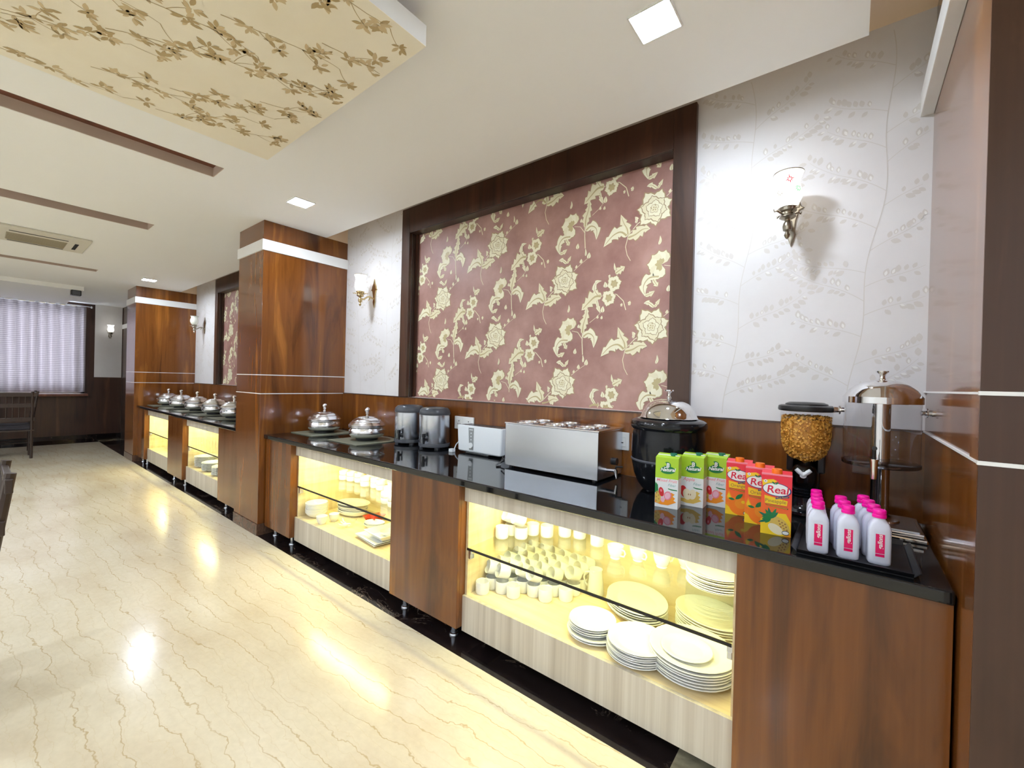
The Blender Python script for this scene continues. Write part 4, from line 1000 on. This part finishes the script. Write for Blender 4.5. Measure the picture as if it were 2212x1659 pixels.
# ---- water bottles on a black tray
tr = put('serving_tray', 'shallow black plastic tray under the water bottles', 'tray', (0.010, 1.775, CT))
MB().box(-0.135, 0.135, -0.155, 0.155, 0.0, 0.005).build('tray_floor', 'black_plastic', tr)
rm = MB()
def wedge(x0, y0, x1, y1, ox, oy): rm.add([(x0, y0, .002), (x1, y1, .002), (x1 + ox, y1 + oy, .018), (x0 + ox, y0 + oy, .018), (x0 + ox * 1.25, y0 + oy * 1.25, .018), (x1 + ox * 1.25, y1 + oy * 1.25, .018)], [(0, 1, 2, 3), (3, 2, 5, 4), (0, 4, 5, 1)])
wedge(-.135, -.155, .135, -.155, 0, -.014); wedge(.135, .155, -.135, .155, 0, .014); wedge(-.135, .155, -.135, -.155, -.014, 0); wedge(.135, -.155, .135, .155, .014, 0)
rm.build('tray_rim', 'black_plastic', tr)
def bottle():
    t = thing('water_bottle', '', 'bottle', group='frosted water bottles with pink caps')
    hw, hd = 0.0275, 0.0225
    prof = [(0.86, 0.0), (0.98, 0.004), (1, 0.012), (1, 0.098), (0.97, 0.106), (0.80, 0.120), (0.58, 0.130), (0.52, 0.134), (0.52, 0.140)]
    mb = MB(); n = 20; rows = []
    for k, z in prof:
        rr = []
        for i in range(n):
            a = 2 * PI * (i + .5) / n; c, s_ = math.cos(a), math.sin(a)
            p = 5.0 if k > 0.75 else 2.4
            sx = math.copysign(abs(c) ** (2 / p), c); sy = math.copysign(abs(s_) ** (2 / p), s_)
            kk = k if k > 0.6 else k
            rx, ry = (hw * k, hd * k) if k > .6 else (0.0145 * k / .55, 0.0145 * k / .55)
            rr.append(len(mb.v)); mb.v.append((rx * sx, ry * sy, z))
        rows.append(rr)
    for A, B in zip(rows, rows[1:]):
        for i in range(n): mb.f.append([A[i], A[(i + 1) % n], B[(i + 1) % n], B[i]]); mb.m.append(0); mb.s.append(True)
    mb.f.append(rows[0][::-1]); mb.m.append(0); mb.s.append(False); mb.f.append(rows[-1]); mb.m.append(0); mb.s.append(False)
    mb.build('body', 'bottle_body', t, angle=50)
    cp = MB().lathe([(0.0150, 0.135), (0.0172, 0.136), (0.0172, 0.143), (0.0160, 0.1445), (0.0165, 0.148), (0.0165, 0.156), (0.0145, 0.159), (0, 0.159)], n=24).build('cap', 'bottle_pink', t)
    lb = MB(); M = lambda q: (lambda u, v: (u, -hd - 0.0004 - q * 0.0002, v))
    lb.flat([(-0.0105, 0.034), (0.0105, 0.034), (0.0105, 0.091), (-0.0105, 0.091)], M(0), 0)
    lb.flat([(-0.0105, 0.0325), (0.0105, 0.0325), (0.0105, 0.0245), (-0.0105, 0.0245)], M(0), 0)
    put_text(lb, 'gallons', 0.0155, lambda u, v: M(1)(-v * 1.0 + 0.0005, 0.0685 + u), 1, 0.25, 0.0003)
    lb.build('label', ['bottle_label', 'print_white'], t)
    return t
bt = bottle(); first = True
cols = [[(-0.075, 1.667), (-0.081, 1.725), (-0.086, 1.784), (-0.090, 1.846)], [(-0.001, 1.672), (-0.011, 1.735), (-0.021, 1.798), (-0.030, 1.858)], [(0.072, 1.682), (0.061, 1.744), (0.050, 1.805), (0.038, 1.865)]]
names = ['row beside the cartons', 'middle row', 'row towards the partition']
for ci, col in enumerate(cols):
    for bi, (x, y) in enumerate(col):
        if ci == 1 and bi == 3: continue
        lab = 'pink capped water bottle, ' + ['first', 'second', 'third', 'fourth'][bi] + ' from the counter edge, ' + names[ci]
        if first: bt.location = (x, y, CT + 0.005); bt['label'] = lab; bt.rotation_euler[2] = 0.12; first = False
        else: copy_tree(bt, None, (x, y, CT + 0.005), 0.12 - 0.02 * bi, lab)

# ---- wall sconces
def sconce(loc, rz, style, label, lit=True, proj=0.15):
    t = thing('wall_sconce', label, 'wall lamp', loc, rz, 'glass shaded wall sconces')
    metal = 'antique' if style != 'brass' else 'brass'
    # local: wall at y = 0, lamp towards -y; origin at plate centre
    pl = [(0, 0.125), (0.012, 0.085), (0.030, 0.055), (0.036, 0.030), (0.050, 0.020), (0.030, 0.012), (0.018, -0.03), (0.014, -0.075), (0.018, -0.095), (0, -0.150), (-0.018, -0.095), (-0.014, -0.075), (-0.018, -0.03), (-0.030, 0.012), (-0.050, 0.020), (-0.036, 0.030), (-0.030, 0.055), (-0.012, 0.085)]
    MB().prism(pl, -0.010, 0.0, 'y').build('wall_plate', metal, t, bevel=0.003)
    p_ = proj
    arm = MB().tube([(0, -0.008, -0.065), (0, -0.03, -0.060), (0, -0.055, -0.050), (0, -0.08, -0.060), (0, -p_ * .75, -0.085), (0, -p_, -0.088), (0, -p_ - 0.004, -0.070)], [0.008, 0.008, 0.008, 0.008, 0.009, 0.009, 0.008], 10).build('arm', metal, t)
    MB().tube([(0, -0.05, -0.052), (0, -0.055, -0.075), (0, -0.068, -0.092)], [0.006, 0.005, 0.002], 8).build('arm_scroll', metal, arm)
    c = (0, -p_, 0)
    MB().lathe([(0, -0.155), (0.007, -0.148), (0.012, -0.136), (0.006, -0.122), (0.016, -0.116), (0.019, -0.100), (0.016, -0.085), (0.010, -0.076), (0.012, -0.070), (0.024, -0.066), (0.032, -0.060), (0.030, -0.054), (0.026, -0.050), (0.026, -0.040), (0.034, -0.034), (0.034, -0.022), (0.037, -0.020), (0.030, -0.018)], c, 24).build('cup', metal, t)
    for k in range(4):
        a = PI / 4 + k * PI / 2; ca, sa = math.cos(a), math.sin(a)
        MB().tube([(ca * 0.028, -p_ + sa * 0.028, -0.045), (ca * 0.05, -p_ + sa * 0.05, -0.035), (ca * 0.062, -p_ + sa * 0.062, -0.040), (ca * 0.066, -p_ + sa * 0.066, -0.030)], [0.004, 0.004, 0.003, 0.002], 6).build('leaf_scroll', metal, t)
    if style == 'tulip':
        pr = [(0.030, -0.02), (0.045, 0.0), (0.056, 0.03), (0.055, 0.06), (0.044, 0.09), (0.048, 0.108), (0.055, 0.118)]
    else:
        pr = [(0.030, -0.02), (0.040, -0.008), (0.051, 0.018), (0.052, 0.040), (0.046, 0.066), (0.043, 0.085), (0.047, 0.108), (0.056, 0.128)]
    sh = MB().lathe(pr + [(r - 0.003, z) for r, z in reversed(pr)], c, 36).build('shade', 'shade_glow' if lit else 'shade_off', t)
    MB().lathe([(pr[-1][0], pr[-1][1] - .001), (pr[-1][0] + .0015, pr[-1][1] + .002), (pr[-1][0] - .003, pr[-1][1] + .004)], c, 36).build('rim_band', 'antique', sh)
    if style in ('red', 'brass'):
        def rad(z):
            for (r0, z0), (r1, z1) in zip(pr, pr[1:]):
                if z0 <= z <= z1: return r0 + (r1 - r0) * (z - z0) / (z1 - z0)
            return 0.05
        def S(u, v, e=0.0022): r = rad(v) + e; a = -PI / 2 + u / 0.05; return (r * math.cos(a), -p_ + r * math.sin(a), v)
        dc = MB(); u0 = 0.010 if style == 'red' else 0.022
        for k in range(8):
            a = k * PI / 4 + 0.2; L = 0.016 if k % 2 else 0.024
            dc.flat([(u0 + 0.006 * math.cos(a + .5), 0.088 + 0.006 * math.sin(a + .5)), (u0 + L * math.cos(a), 0.088 + L * math.sin(a)), (u0 + 0.006 * math.cos(a - .5), 0.088 + 0.006 * math.sin(a - .5))], S, 0)
        for k in range(9):
            a = k * 0.7; L = 0.013
            dc.flat(leaf_poly(u0 + 0.034 + 0.003 * math.cos(a), 0.045 + .003 * math.sin(a), a, L, 0.004), S, 1)
            dc.flat(leaf_poly(u0 - 0.034 + 0.003 * math.cos(a), 0.035 + .003 * math.sin(a), a, L, 0.003), S, 2)
        for k in range(16):
            a = k * 2.4; uu = u0 + (k - 8) * 0.008; vv = 0.02 + (k * 5 % 7) * 0.009
            dc.flat(leaf_poly(uu, vv, a, 0.010, 0.0018), S, 2)
        dc.build('shade_print', ['ink_red' if style == 'red' else 'ink_blue', 'ink_green', 'antique'], sh)
    return t
sconce((-0.236, WY, 2.205), 0, 'red', 'lit glass sconce with a red flower on its shade beside the partition')
sconce((-3.545, WY, 2.215), 0, 'brass', 'lit glass sconce with a blue flower on its shade beside the near column')
sconce((-8.33, WY, 2.215), 0, 'tulip', 'unlit white tulip shaded sconce beside the far column', False)
sconce((-12.092, 1.715, 2.235), PI / 2, 'plain', 'lit plain sconce on the papered strip of the far wall')

# ================================================================= CROCKERY IN THE CABINETS
FZ = 0.25
def ord_(k): return ['bottom', 'second', 'third', 'fourth', 'fifth', 'sixth', 'seventh', 'eighth', 'ninth', 'tenth', 'eleventh', 'twelfth', 'thirteenth', 'fourteenth', 'fifteenth', 'sixteenth'][k]
def plate_mesh(r, h=0.020, sx=1.0, sy=1.0, n=40):
    pr = [(0, 0.0), (r * 0.62, 0.0), (r * 0.64, 0.003), (r * 0.80, h * 0.62), (r * 0.98, h * .94), (r, h), (r * 0.985, h + 0.0022), (r * 0.80, h * 0.62 + 0.0045), (r * 0.66, 0.0065), (r * 0.60, 0.0058), (0, 0.0055)]
    return MB().lathe(pr, n=n, sx=sx, sy=sy).mesh('plate', 'porcelain', 50)
def stack(me, name, x, y, z, n, dz, what, where, cat, rz=0.0, jit=0.004, seed=1):
    r_ = random.Random(seed)
    for k in range(n):
        o = bpy.data.objects.new(name, me); COL.objects.link(o)
        o.location = (x + r_.uniform(-jit, jit), y + r_.uniform(-jit, jit), z + k * dz); o.rotation_euler[2] = rz + r_.uniform(-.04, .04)
        pos = 'topmost' if k == n - 1 else ('lowest' if k == 0 else ord_(k) + ' from bottom')
        tag(o, 'white ' + what + ', ' + pos + ' in the stack ' + where, cat, 'stack ' + where)
stack(plate_mesh(0.122, 0.018), 'side_plate', -0.905, 1.787, FZ + .0005, 2, 0.010, 'round side plate', 'under the smaller plates by the ramekins', 'plate', seed=2, jit=.002)
stack(plate_mesh(0.108, 0.018), 'side_plate', -0.915, 1.792, FZ + 0.0225, 4, 0.0085, 'small round side plate', 'by the ramekin pile', 'plate', seed=3)
stack(plate_mesh(0.127, 0.019), 'side_plate', -0.690, 1.772, FZ + .0005, 7, 0.0092, 'round side plate', 'between the other two', 'plate', seed=4)
stack(plate_mesh(0.165, 0.022), 'dinner_plate', -0.487, 1.833, FZ + .0005, 7, 0.0112, 'large dinner plate', 'by the wide wooden unit', 'plate', seed=5, jit=.003)
pl = bpy.data.objects.new('saucer', plate_mesh(0.098, 0.016)); COL.objects.link(pl); pl.location = (-0.502, 1.812, FZ + 6 * .0112 + .0072); tag(pl, 'small white saucer lying on the stack of large dinner plates', 'plate')
stack(plate_mesh(0.178, 0.024, 1.0, 0.80), 'oval_platter', -0.835, 2.112, FZ + .0005, 5, 0.0115, 'oval platter', 'behind the side plates', 'platter', rz=-0.75, seed=6)
stack(plate_mesh(0.165, 0.024, 1.0, 0.82), 'oval_platter', -0.490, 2.139, FZ + .0005, 8, 0.0115, 'oval platter', 'behind the dinner plates', 'platter', rz=-0.5, seed=7)
stack(plate_mesh(0.128, 0.018), 'side_plate', -0.455, 2.08, SH + .0005, 8, 0.0088, 'round side plate', 'on the glass shelf', 'plate', seed=8)
# ramekins: two layers, the upper one tipped on its side
def ramekin_mesh(r=0.0375, h=0.064):
    pr = [(0, 0.0), (r * .90, 0.0), (r * .97, 0.004), (r, 0.010), (r, h - 0.002), (r * .97, h), (r * .90, h - 0.002), (r * .88, 0.012), (r * .8, 0.007), (0, 0.007)]
    return MB().lathe(pr, n=26).mesh('ramekin', 'porcelain', 45)
rk = ramekin_mesh()
rr = random.Random(9)
CX = [-1.550, -1.474, -1.398, -1.322, -1.246, -1.170]; ST = [0, 1, 1, 2, 2, 3]
for i, x in enumerate(CX):
    for j in range(ST[i], 7):
        y = 1.735 + j * 0.0795
        if y > 2.235: continue
        o = bpy.data.objects.new('ramekin', rk); COL.objects.link(o); o.location = (x + rr.uniform(-.003, .003), y + rr.uniform(-.003, .003), FZ + .0004); o.rotation_euler[2] = rr.random() * 6
        front = j == ST[i]
        nth = ['first', 'second', 'third', 'fourth', 'fifth', 'sixth', 'seventh']
        tag(o, ('upright white ramekin in the front edge of the pile, %s from the cabinet side' % nth[i]) if front else ('upright white ramekin under the tipped ones, row %s back, %s from the cabinet side' % (nth[j], nth[i])), 'ramekin', 'upright ramekins of the pile')
        if j > ST[i] or i in (1, 3):
            q = bpy.data.objects.new('ramekin', rk); COL.objects.link(q)
            ca = math.radians(66 + rr.uniform(-5, 5))
            q.rotation_euler = (ca, 0, math.radians(-26 + rr.uniform(-8, 8))); q.location = (x + 0.012 + rr.uniform(-.004, .004), y + 0.030, FZ + 0.0645 + 0.034)
            tag(q, 'white ramekin tipped over on the pile, row %s back, %s from the cabinet side' % (nth[j], nth[i]), 'ramekin', 'tipped ramekins on the pile')
# cream jug
t = put('cream_jug', 'white porcelain jug with side handle beside the ramekin pile', 'jug', (-1.075, 2.13, FZ + .0005), 0.2)
MB().lathe([(0, 0), (0.040, 0), (0.045, 0.006), (0.043, 0.05), (0.036, 0.10), (0.034, 0.128), (0.036, 0.138), (0.033, 0.138), (0.031, 0.128), (0.034, 0.06), (0.03, 0.01), (0, 0.01)], n=30).build('body', 'porcelain', t)
MB().prism([(-0.012, -0.030), (0.012, -0.030), (0.0, -0.048)], 0.126, 0.138, 'z').build('spout', 'porcelain', t, bevel=0.002)
MB().tube([(-0.034, 0, 0.115), (-0.058, 0, 0.110), (-0.068, 0, 0.08), (-0.060, 0, 0.05), (-0.040, 0, 0.036)], 0.006, 10).build('handle', 'porcelain', t)
# cups on the glass shelf
def cup():
    t = thing('tea_cup', '', 'cup', group='white tea cups on the glass shelf')
    MB().lathe([(0, 0), (0.024, 0), (0.026, 0.004), (0.024, 0.008), (0.034, 0.024), (0.040, 0.045), (0.042, 0.066), (0.0395, 0.066), (0.037, 0.045), (0.03, 0.024), (0.018, 0.011), (0, 0.010)], n=28).build('body', 'porcelain', t)
    MB().tube([(0.038, 0, 0.055), (0.058, 0, 0.056), (0.064, 0, 0.042), (0.056, 0, 0.026), (0.034, 0, 0.022)], 0.0042, 8).build('handle', 'porcelain', t)
    return t
cc = cup(); cc.location = (-0.935, 2.065, SH + .0005); cc.rotation_euler[2] = -0.3; cc['label'] = 'white handled cup on the glass shelf, closest to the ramekins'
for x, y, rz in ((-0.835, 2.115, -0.5), (-0.715, 2.12, 0.9), (-0.62, 2.19, -0.6)):
    copy_tree(cc, None, (x, y, SH + .0005), rz, 'white handled cup on the glass shelf, ' + {-0.835: 'second from the ramekins', -0.715: 'third from the ramekins', -0.62: 'next to the plate stack'}[x])
for k, (x, y, up) in enumerate(((-1.555, 1.895, 0), (-1.548, 1.975, 1), (-1.47, 1.965, 1), (-1.455, 2.06, 0), (-1.375, 2.09, 0), (-1.30, 2.165, 0), (-1.22, 2.20, 0), (-1.09, 2.165, 1))):
    o = bpy.data.objects.new('ramekin', rk); COL.objects.link(o); o.location = (x, y, SH + .0005)
    tag(o, 'small white ramekin standing on the glass shelf above the ramekin pile', 'ramekin', 'ramekins on the glass shelf above the pile')
    if up:
        o = bpy.data.objects.new('ramekin', rk); COL.objects.link(o); o.location = (x + .01, y + .006, SH + .098); o.rotation_euler = (math.radians(64), 0, -0.5)
        tag(o, 'small white ramekin tipped over on the ramekins of the glass shelf', 'ramekin', 'tipped ramekins on the glass shelf')
# ---- left cabinet
def bowl_mesh(r, h, n=36, sx=1.0, sy=1.0):
    pr = [(0, 0), (r * .52, 0), (r * .56, 0.003), (r * .80, h * .35), (r * .95, h * .75), (r, h), (r * .97, h + .001), (r * .90, h * .75), (r * .75, h * .37), (r * .5, 0.007), (0, 0.006)]
    return MB().lathe(pr, n=n, sx=sx, sy=sy).mesh('bowl', 'porcelain', 50)
stack(bowl_mesh(0.086, 0.045), 'bowl', -3.437, 1.768, FZ + .0005, 9, 0.0092, 'soup bowl', 'at the cabinet side', 'bowl', seed=11, jit=.002)
stack(bowl_mesh(0.043, 0.048), 'small_bowl', -3.232, 1.708, FZ + .0005, 2, 0.014, 'small bowl', 'before the oval dishes', 'bowl', seed=12, jit=.001)
stack(bowl_mesh(0.040, 0.045), 'small_bowl', -3.225, 1.805, FZ + .0005, 2, 0.014, 'small bowl', 'behind another small pair', 'bowl', seed=13, jit=.001)
stack(bowl_mesh(0.140, 0.036, sx=1.0, sy=.58), 'oval_dish', -3.25, 1.98, FZ + .0005, 4, 0.016, 'deep oval dish', 'behind the small bowls', 'dish', rz=0.35, seed=14, jit=.006)
pl = bpy.data.objects.new('oval_platter', plate_mesh(0.155, 0.022, 1, .68)); COL.objects.link(pl); pl.location = (-3.25, 1.99, FZ + .0865); pl.rotation_euler[2] = 0.2; tag(pl, 'oval white platter laid over the deep oval dishes', 'platter')
# red leaf dish
t = put('red_dish', 'red leaf shaped serving dish among the white crockery', 'dish', (-2.98, 2.01, FZ + .0005), 0.3)
stp = []
for k in range(14):
    a = 2 * PI * k / 14; r = 0.095 if k % 2 == 0 else 0.062; stp.append((r * math.cos(a), r * math.sin(a)))
mb = MB(); n = 14
mb.v += [(p[0] * .55, p[1] * .55, 0) for p in stp] + [(p[0], p[1], 0.05) for p in stp] + [(p[0] * .95, p[1] * .95, 0.051) for p in stp] + [(p[0] * .5, p[1] * .5, 0.006) for p in stp]
for q in range(3):
    for k in range(n): mb.f.append([q * n + k, q * n + (k + 1) % n, (q + 1) * n + (k + 1) % n, (q + 1) * n + k]); mb.m.append(0); mb.s.append(False)
mb.f.append(list(range(n))[::-1]); mb.m.append(0); mb.s.append(False); mb.f.append([3 * n + k for k in range(n)]); mb.m.append(0); mb.s.append(False)
mb.build('bowl', 'clay_red', t, bevel=0.001)
stack(bowl_mesh(0.085, 0.032, sx=1, sy=.7), 'leaf_dish', -2.86, 1.93, FZ + .0005, 2, 0.012, 'shallow leaf dish', 'in front of the red dish', 'dish', rz=0.4, seed=15)
# clear glass bowl with two porcelain spoons
gb = MB().lathe([(0, 0), (0.04, 0), (0.07, 0.018), (0.085, 0.05), (0.083, 0.05), (0.068, 0.021), (0.038, 0.004), (0, 0.004)], n=36).build('glass_bowl', 'drink_glass', loc=(-3.04, 1.79, FZ + .0005)); tag(gb, 'clear glass salad bowl on the cabinet floor', 'bowl')
for k, (x, y, rz) in enumerate(((-3.045, 1.80, 0.5), (-3.02, 1.77, 1.1))):
    mb = MB(); mb.tube([(-0.045, 0, 0.030), (-0.02, 0, 0.016), (0.01, 0, 0.012), (0.04, 0, 0.020)], [0.004, 0.005, 0.011, 0.006], 8)
    o = mb.build('soup_spoon', 'porcelain', loc=(x, y, FZ + .003 + .006 * k), rz=rz); tag(o, 'white porcelain soup spoon lying in the glass salad bowl', 'spoon', 'porcelain spoons in the glass bowl')
def square_mesh(w_, h):
    mb = MB(); a, b_ = w_ / 2, w_ / 2 * .72
    for s_, z in ((b_, 0), (a, h), (a - .004, h + .002), (b_ - .004, .006)): mb.v += [(-s_, -s_, z), (s_, -s_, z), (s_, s_, z), (-s_, s_, z)]
    for q in range(3):
        for k in range(4): mb.f.append([q * 4 + k, q * 4 + (k + 1) % 4, q * 4 + 4 + (k + 1) % 4, q * 4 + 4 + k]); mb.m.append(0); mb.s.append(False)
    mb.f.append([3, 2, 1, 0]); mb.m.append(0); mb.s.append(False); mb.f.append([12, 13, 14, 15]); mb.m.append(0); mb.s.append(False)
    return mb.mesh('square', 'porcelain')
stack(square_mesh(0.30, 0.016), 'square_plate', -2.625, 1.855, FZ + .0005, 2, 0.0105, 'flat square plate', 'under the square dish', 'plate', rz=-0.12, seed=16)
o = bpy.data.objects.new('square_dish', square_mesh(0.24, 0.04)); COL.objects.link(o); o.location = (-2.58, 1.85, FZ + .0300); o.rotation_euler[2] = -0.1; tag(o, 'deep square white dish resting on the flat square plates', 'dish')
o = bpy.data.objects.new('small_bowl', bowl_mesh(0.058, 0.03)); COL.objects.link(o); o.location = (-2.57, 1.85, FZ + .0368); tag(o, 'low white bowl set inside the deep square dish', 'bowl')
rk2 = ramekin_mesh(0.040, 0.040)
k = 0
for x, y, two in ((-3.485, 2.03, 2), (-3.395, 2.05, 2), (-3.305, 2.07, 2), (-3.285, 2.17, 2), (-3.185, 2.13, 2), (-3.15, 2.03, 2), (-3.05, 2.06, 2), (-2.955, 2.05, 2), (-3.08, 2.2, 2), (-2.96, 2.19, 2), (-2.83, 2.07, 2), (-2.73, 1.965, 2), (-2.83, 2.18, 2), (-2.71, 2.10, 2), (-2.615, 1.86, 2), (-2.505, 1.84, 2), (-2.59, 2.0, 2), (-2.48, 1.96, 2), (-2.58, 2.12, 2), (-2.46, 2.08, 2), (-2.39, 1.88, 2), (-2.34, 2.0, 2)):
    for q in range(two):
        o = bpy.data.objects.new('ramekin', rk2); COL.objects.link(o); o.location = (x, y, SH + .0005 + q * 0.0405)
        tag(o, 'low white ramekin stacked on another on the upper shelf beside the column' if q else 'low white ramekin standing on the glass shelf under another', 'ramekin', 'upper ramekins of the pairs on the glass shelf' if q else 'lower ramekins on the glass shelf')
# ---- far counter: plates and glasses
for k, (x, wh) in enumerate(((-6.285, 'by the far wooden unit'), (-5.96, 'amid the far cabinet'), (-5.63, 'towards the nearer column'))):
    stack(plate_mesh(0.13, 0.02, n=28), 'dinner_plate', x, 1.815 - 0.015 * (k > 0), FZ + .0005, 12 if k == 0 else 9, 0.0105, 'dinner plate', wh, 'plate', seed=20 + k)
def glass_mesh(r, h):
    return MB().lathe([(0, 0), (r * .8, 0), (r * .86, 0.004), (r, h), (r * .95, h), (r * .8, 0.010), (0, 0.010)], n=16).mesh('glass', 'drink_glass', 50)
g1 = glass_mesh(0.034, 0.115); g2 = glass_mesh(0.026, 0.072)
for i in range(10):
    for j in range(3):
        o = bpy.data.objects.new('tumbler', g1); COL.objects.link(o); o.location = (-6.30 + i * 0.103, 1.75 + j * 0.095, SH + .0005)
        tag(o, 'clear tumbler on the far glass shelf, %s row, %s from the wooden unit' % (['front', 'middle', 'back'][j], ['first', 'second', 'third', 'fourth', 'fifth', 'sixth', 'seventh', 'eighth', 'ninth', 'tenth'][i]), 'glass', 'tumblers on the far glass shelf')
for i in range(9):
    for j in range(2):
        o = bpy.data.objects.new('small_glass', g2); COL.objects.link(o); o.location = (-7.98 + i * 0.088, 1.76 + j * 0.085, FZ + .0005)
        tag(o, 'small clear glass in the farthest cabinet, %s row, %s from the far column' % (['front', 'back'][j], ['first', 'second', 'third', 'fourth', 'fifth', 'sixth', 'seventh', 'eighth', 'ninth'][i]), 'glass', 'small glasses in the farthest cabinet')

# ================================================================= REST OF THE HALL
# ---- ceiling cassette
t = thing('air_conditioner', 'cream ceiling cassette air conditioner with grey intake grille', 'air conditioner', (-6.56, 0.38, CZ))
MB().box(-0.35, 0.35, -0.36, 0.36, -0.022, 0).build('fascia', 'vent_paint', t, bevel=0.008)
MB().box(-0.225, 0.10, -0.215, 0.20, -0.026, -0.022).build('intake_grille', 'vent_mesh', t)
for k in range(12): MB().box(-0.22 + k * 0.0265, -0.215 + k * 0.0265, -0.21, 0.195, -0.029, -0.026).build('grille_bar', 'vent_mesh', t)
for a in ((0.175, 0.205, -0.20, 0.20), (-0.30, -0.27, -0.20, 0.20)): MB().box(a[0], a[1], a[2], a[3], -0.0228, -0.0222).build('air_slot', 'dark_hole', t)
for a in ((-0.20, 0.12, 0.255, 0.285), (-0.20, 0.12, -0.30, -0.27)): MB().box(a[0], a[1], a[2], a[3], -0.0228, -0.0222).build('air_slot', 'dark_hole', t)
t = thing('ceiling_speaker', 'small dark box fixed under the edge of the bulkhead', 'speaker', (-9.80, 0.985, CZ - 0.065))
MB().box(-0.06, 0.06, -0.06, 0.06, -0.085, 0).build('housing', 'black_plastic', t, bevel=0.01)
MB().box(0.06, 0.064, -0.045, 0.045, -0.075, -0.012).build('front_grille', 'grey_plastic', t)
# ---- curtain
t = thing('window_curtain', 'sheer grey pleated curtain hanging in the far window', 'curtain', (-12.02, 0, 0))
mb = MB(); ny, nz = 150, 6; y0, y1 = -1.0, 1.36
for iz in range(nz + 1):
    z = 0.985 + (2.675 - 0.985) * iz / nz
    for iy in range(ny + 1):
        y = y0 + (y1 - y0) * iy / ny
        mb.v.append((0.040 * math.sin(y * 46 + 0.7 * math.sin(y * 9) + 0.15 * iz) + 0.010 * math.sin(y * 21), y, z))
for iz in range(nz):
    for iy in range(ny):
        a = iz * (ny + 1) + iy; mb.f.append([a, a + 1, a + ny + 2, a + ny + 1]); mb.m.append(0); mb.s.append(True)
o = mb.build('cloth', 'curtain', t); m_ = o.modifiers.new('thick', 'SOLIDIFY'); m_.thickness = 0.0015
MB().tube([(0.0, y0 - 0.05, 2.685), (0.0, y1 + 0.06, 2.685)], 0.012, 10).build('rod', 'chrome', t)
MB().lathe([(0, 0), (0.02, 0.002), (0.024, 0.016), (0.016, 0.03), (0, 0.034)], n=14).build('finial', 'chrome', t, (0, y1 + 0.06, 2.685)).rotation_euler = (-PI / 2, 0, 0)
# ---- dining chairs and table
def dining_chair(label, loc, rz, h=1.02):
    t = thing('dining_chair', label, 'chair', loc, rz, 'dark wooden dining chairs')
    for sx in (-1, 1):
        MB().tube([(sx * 0.20, 0.20, 0), (sx * 0.20, 0.205, 0.45), (sx * 0.20, 0.275, h)], [0.018, 0.020, 0.017], 8).build('back_post', 'dark_wood', t)
        MB().tube([(sx * 0.20, -0.20, 0), (sx * 0.20, -0.20, 0.44)], [0.016, 0.02], 8).build('leg', 'dark_wood', t)
    MB().box(-0.225, 0.225, -0.225, 0.225, 0.43, 0.455).build('seat_frame', 'dark_wood', t, bevel=0.004)
    MB().box(-0.21, 0.21, -0.21, 0.20, 0.455, 0.49).build('seat_pad', 'cloth_dark', t, bevel=0.014)
    for z, q in ((h - 0.05, 0.27), (h - 0.22, 0.25), (0.62, 0.225)): MB().box(-0.235, 0.235, q - 0.012, q + 0.012, z - 0.03, z + 0.03).build('back_rail', 'dark_wood', t, bevel=0.004)
    for k in range(5): MB().tube([(-0.13 + k * 0.065, 0.225, 0.62), (-0.13 + k * 0.065, 0.265, h - 0.05)], 0.009, 6).build('back_slat', 'dark_wood', t)
    for sx in (-1, 1): MB().tube([(sx * 0.20, -0.20, 0.18), (sx * 0.20, 0.20, 0.18)], 0.010, 6).build('stretcher', 'dark_wood', t)
    return t
dining_chair('dark wooden dining chair with slatted back facing away from the aisle', (-2.92, -0.18, 0), 0.0, 0.97)
dining_chair('dark wooden dining chair at the table end below the curtained window', (-10.35, 0.36, 0), -PI / 2, 1.06)
dining_chair('dark wooden dining chair pushed against the aisle side of the far table', (-10.95, 0.38, 0), 0.0, 1.04)
t = thing('dining_table', 'dark square dining table below the curtained window', 'table', (-11.0, -0.30, 0), 0)
MB().box(-0.55, 0.55, -0.42, 0.42, 0.735, 0.765).build('table_top', 'dark_wood', t, bevel=0.004)
for sx in (-1, 1):
    for sy in (-1, 1): MB().box(sx * .48 - .03, sx * .48 + .03, sy * .36 - .03, sy * .36 + .03, 0, .735).build('leg', 'dark_wood', t)
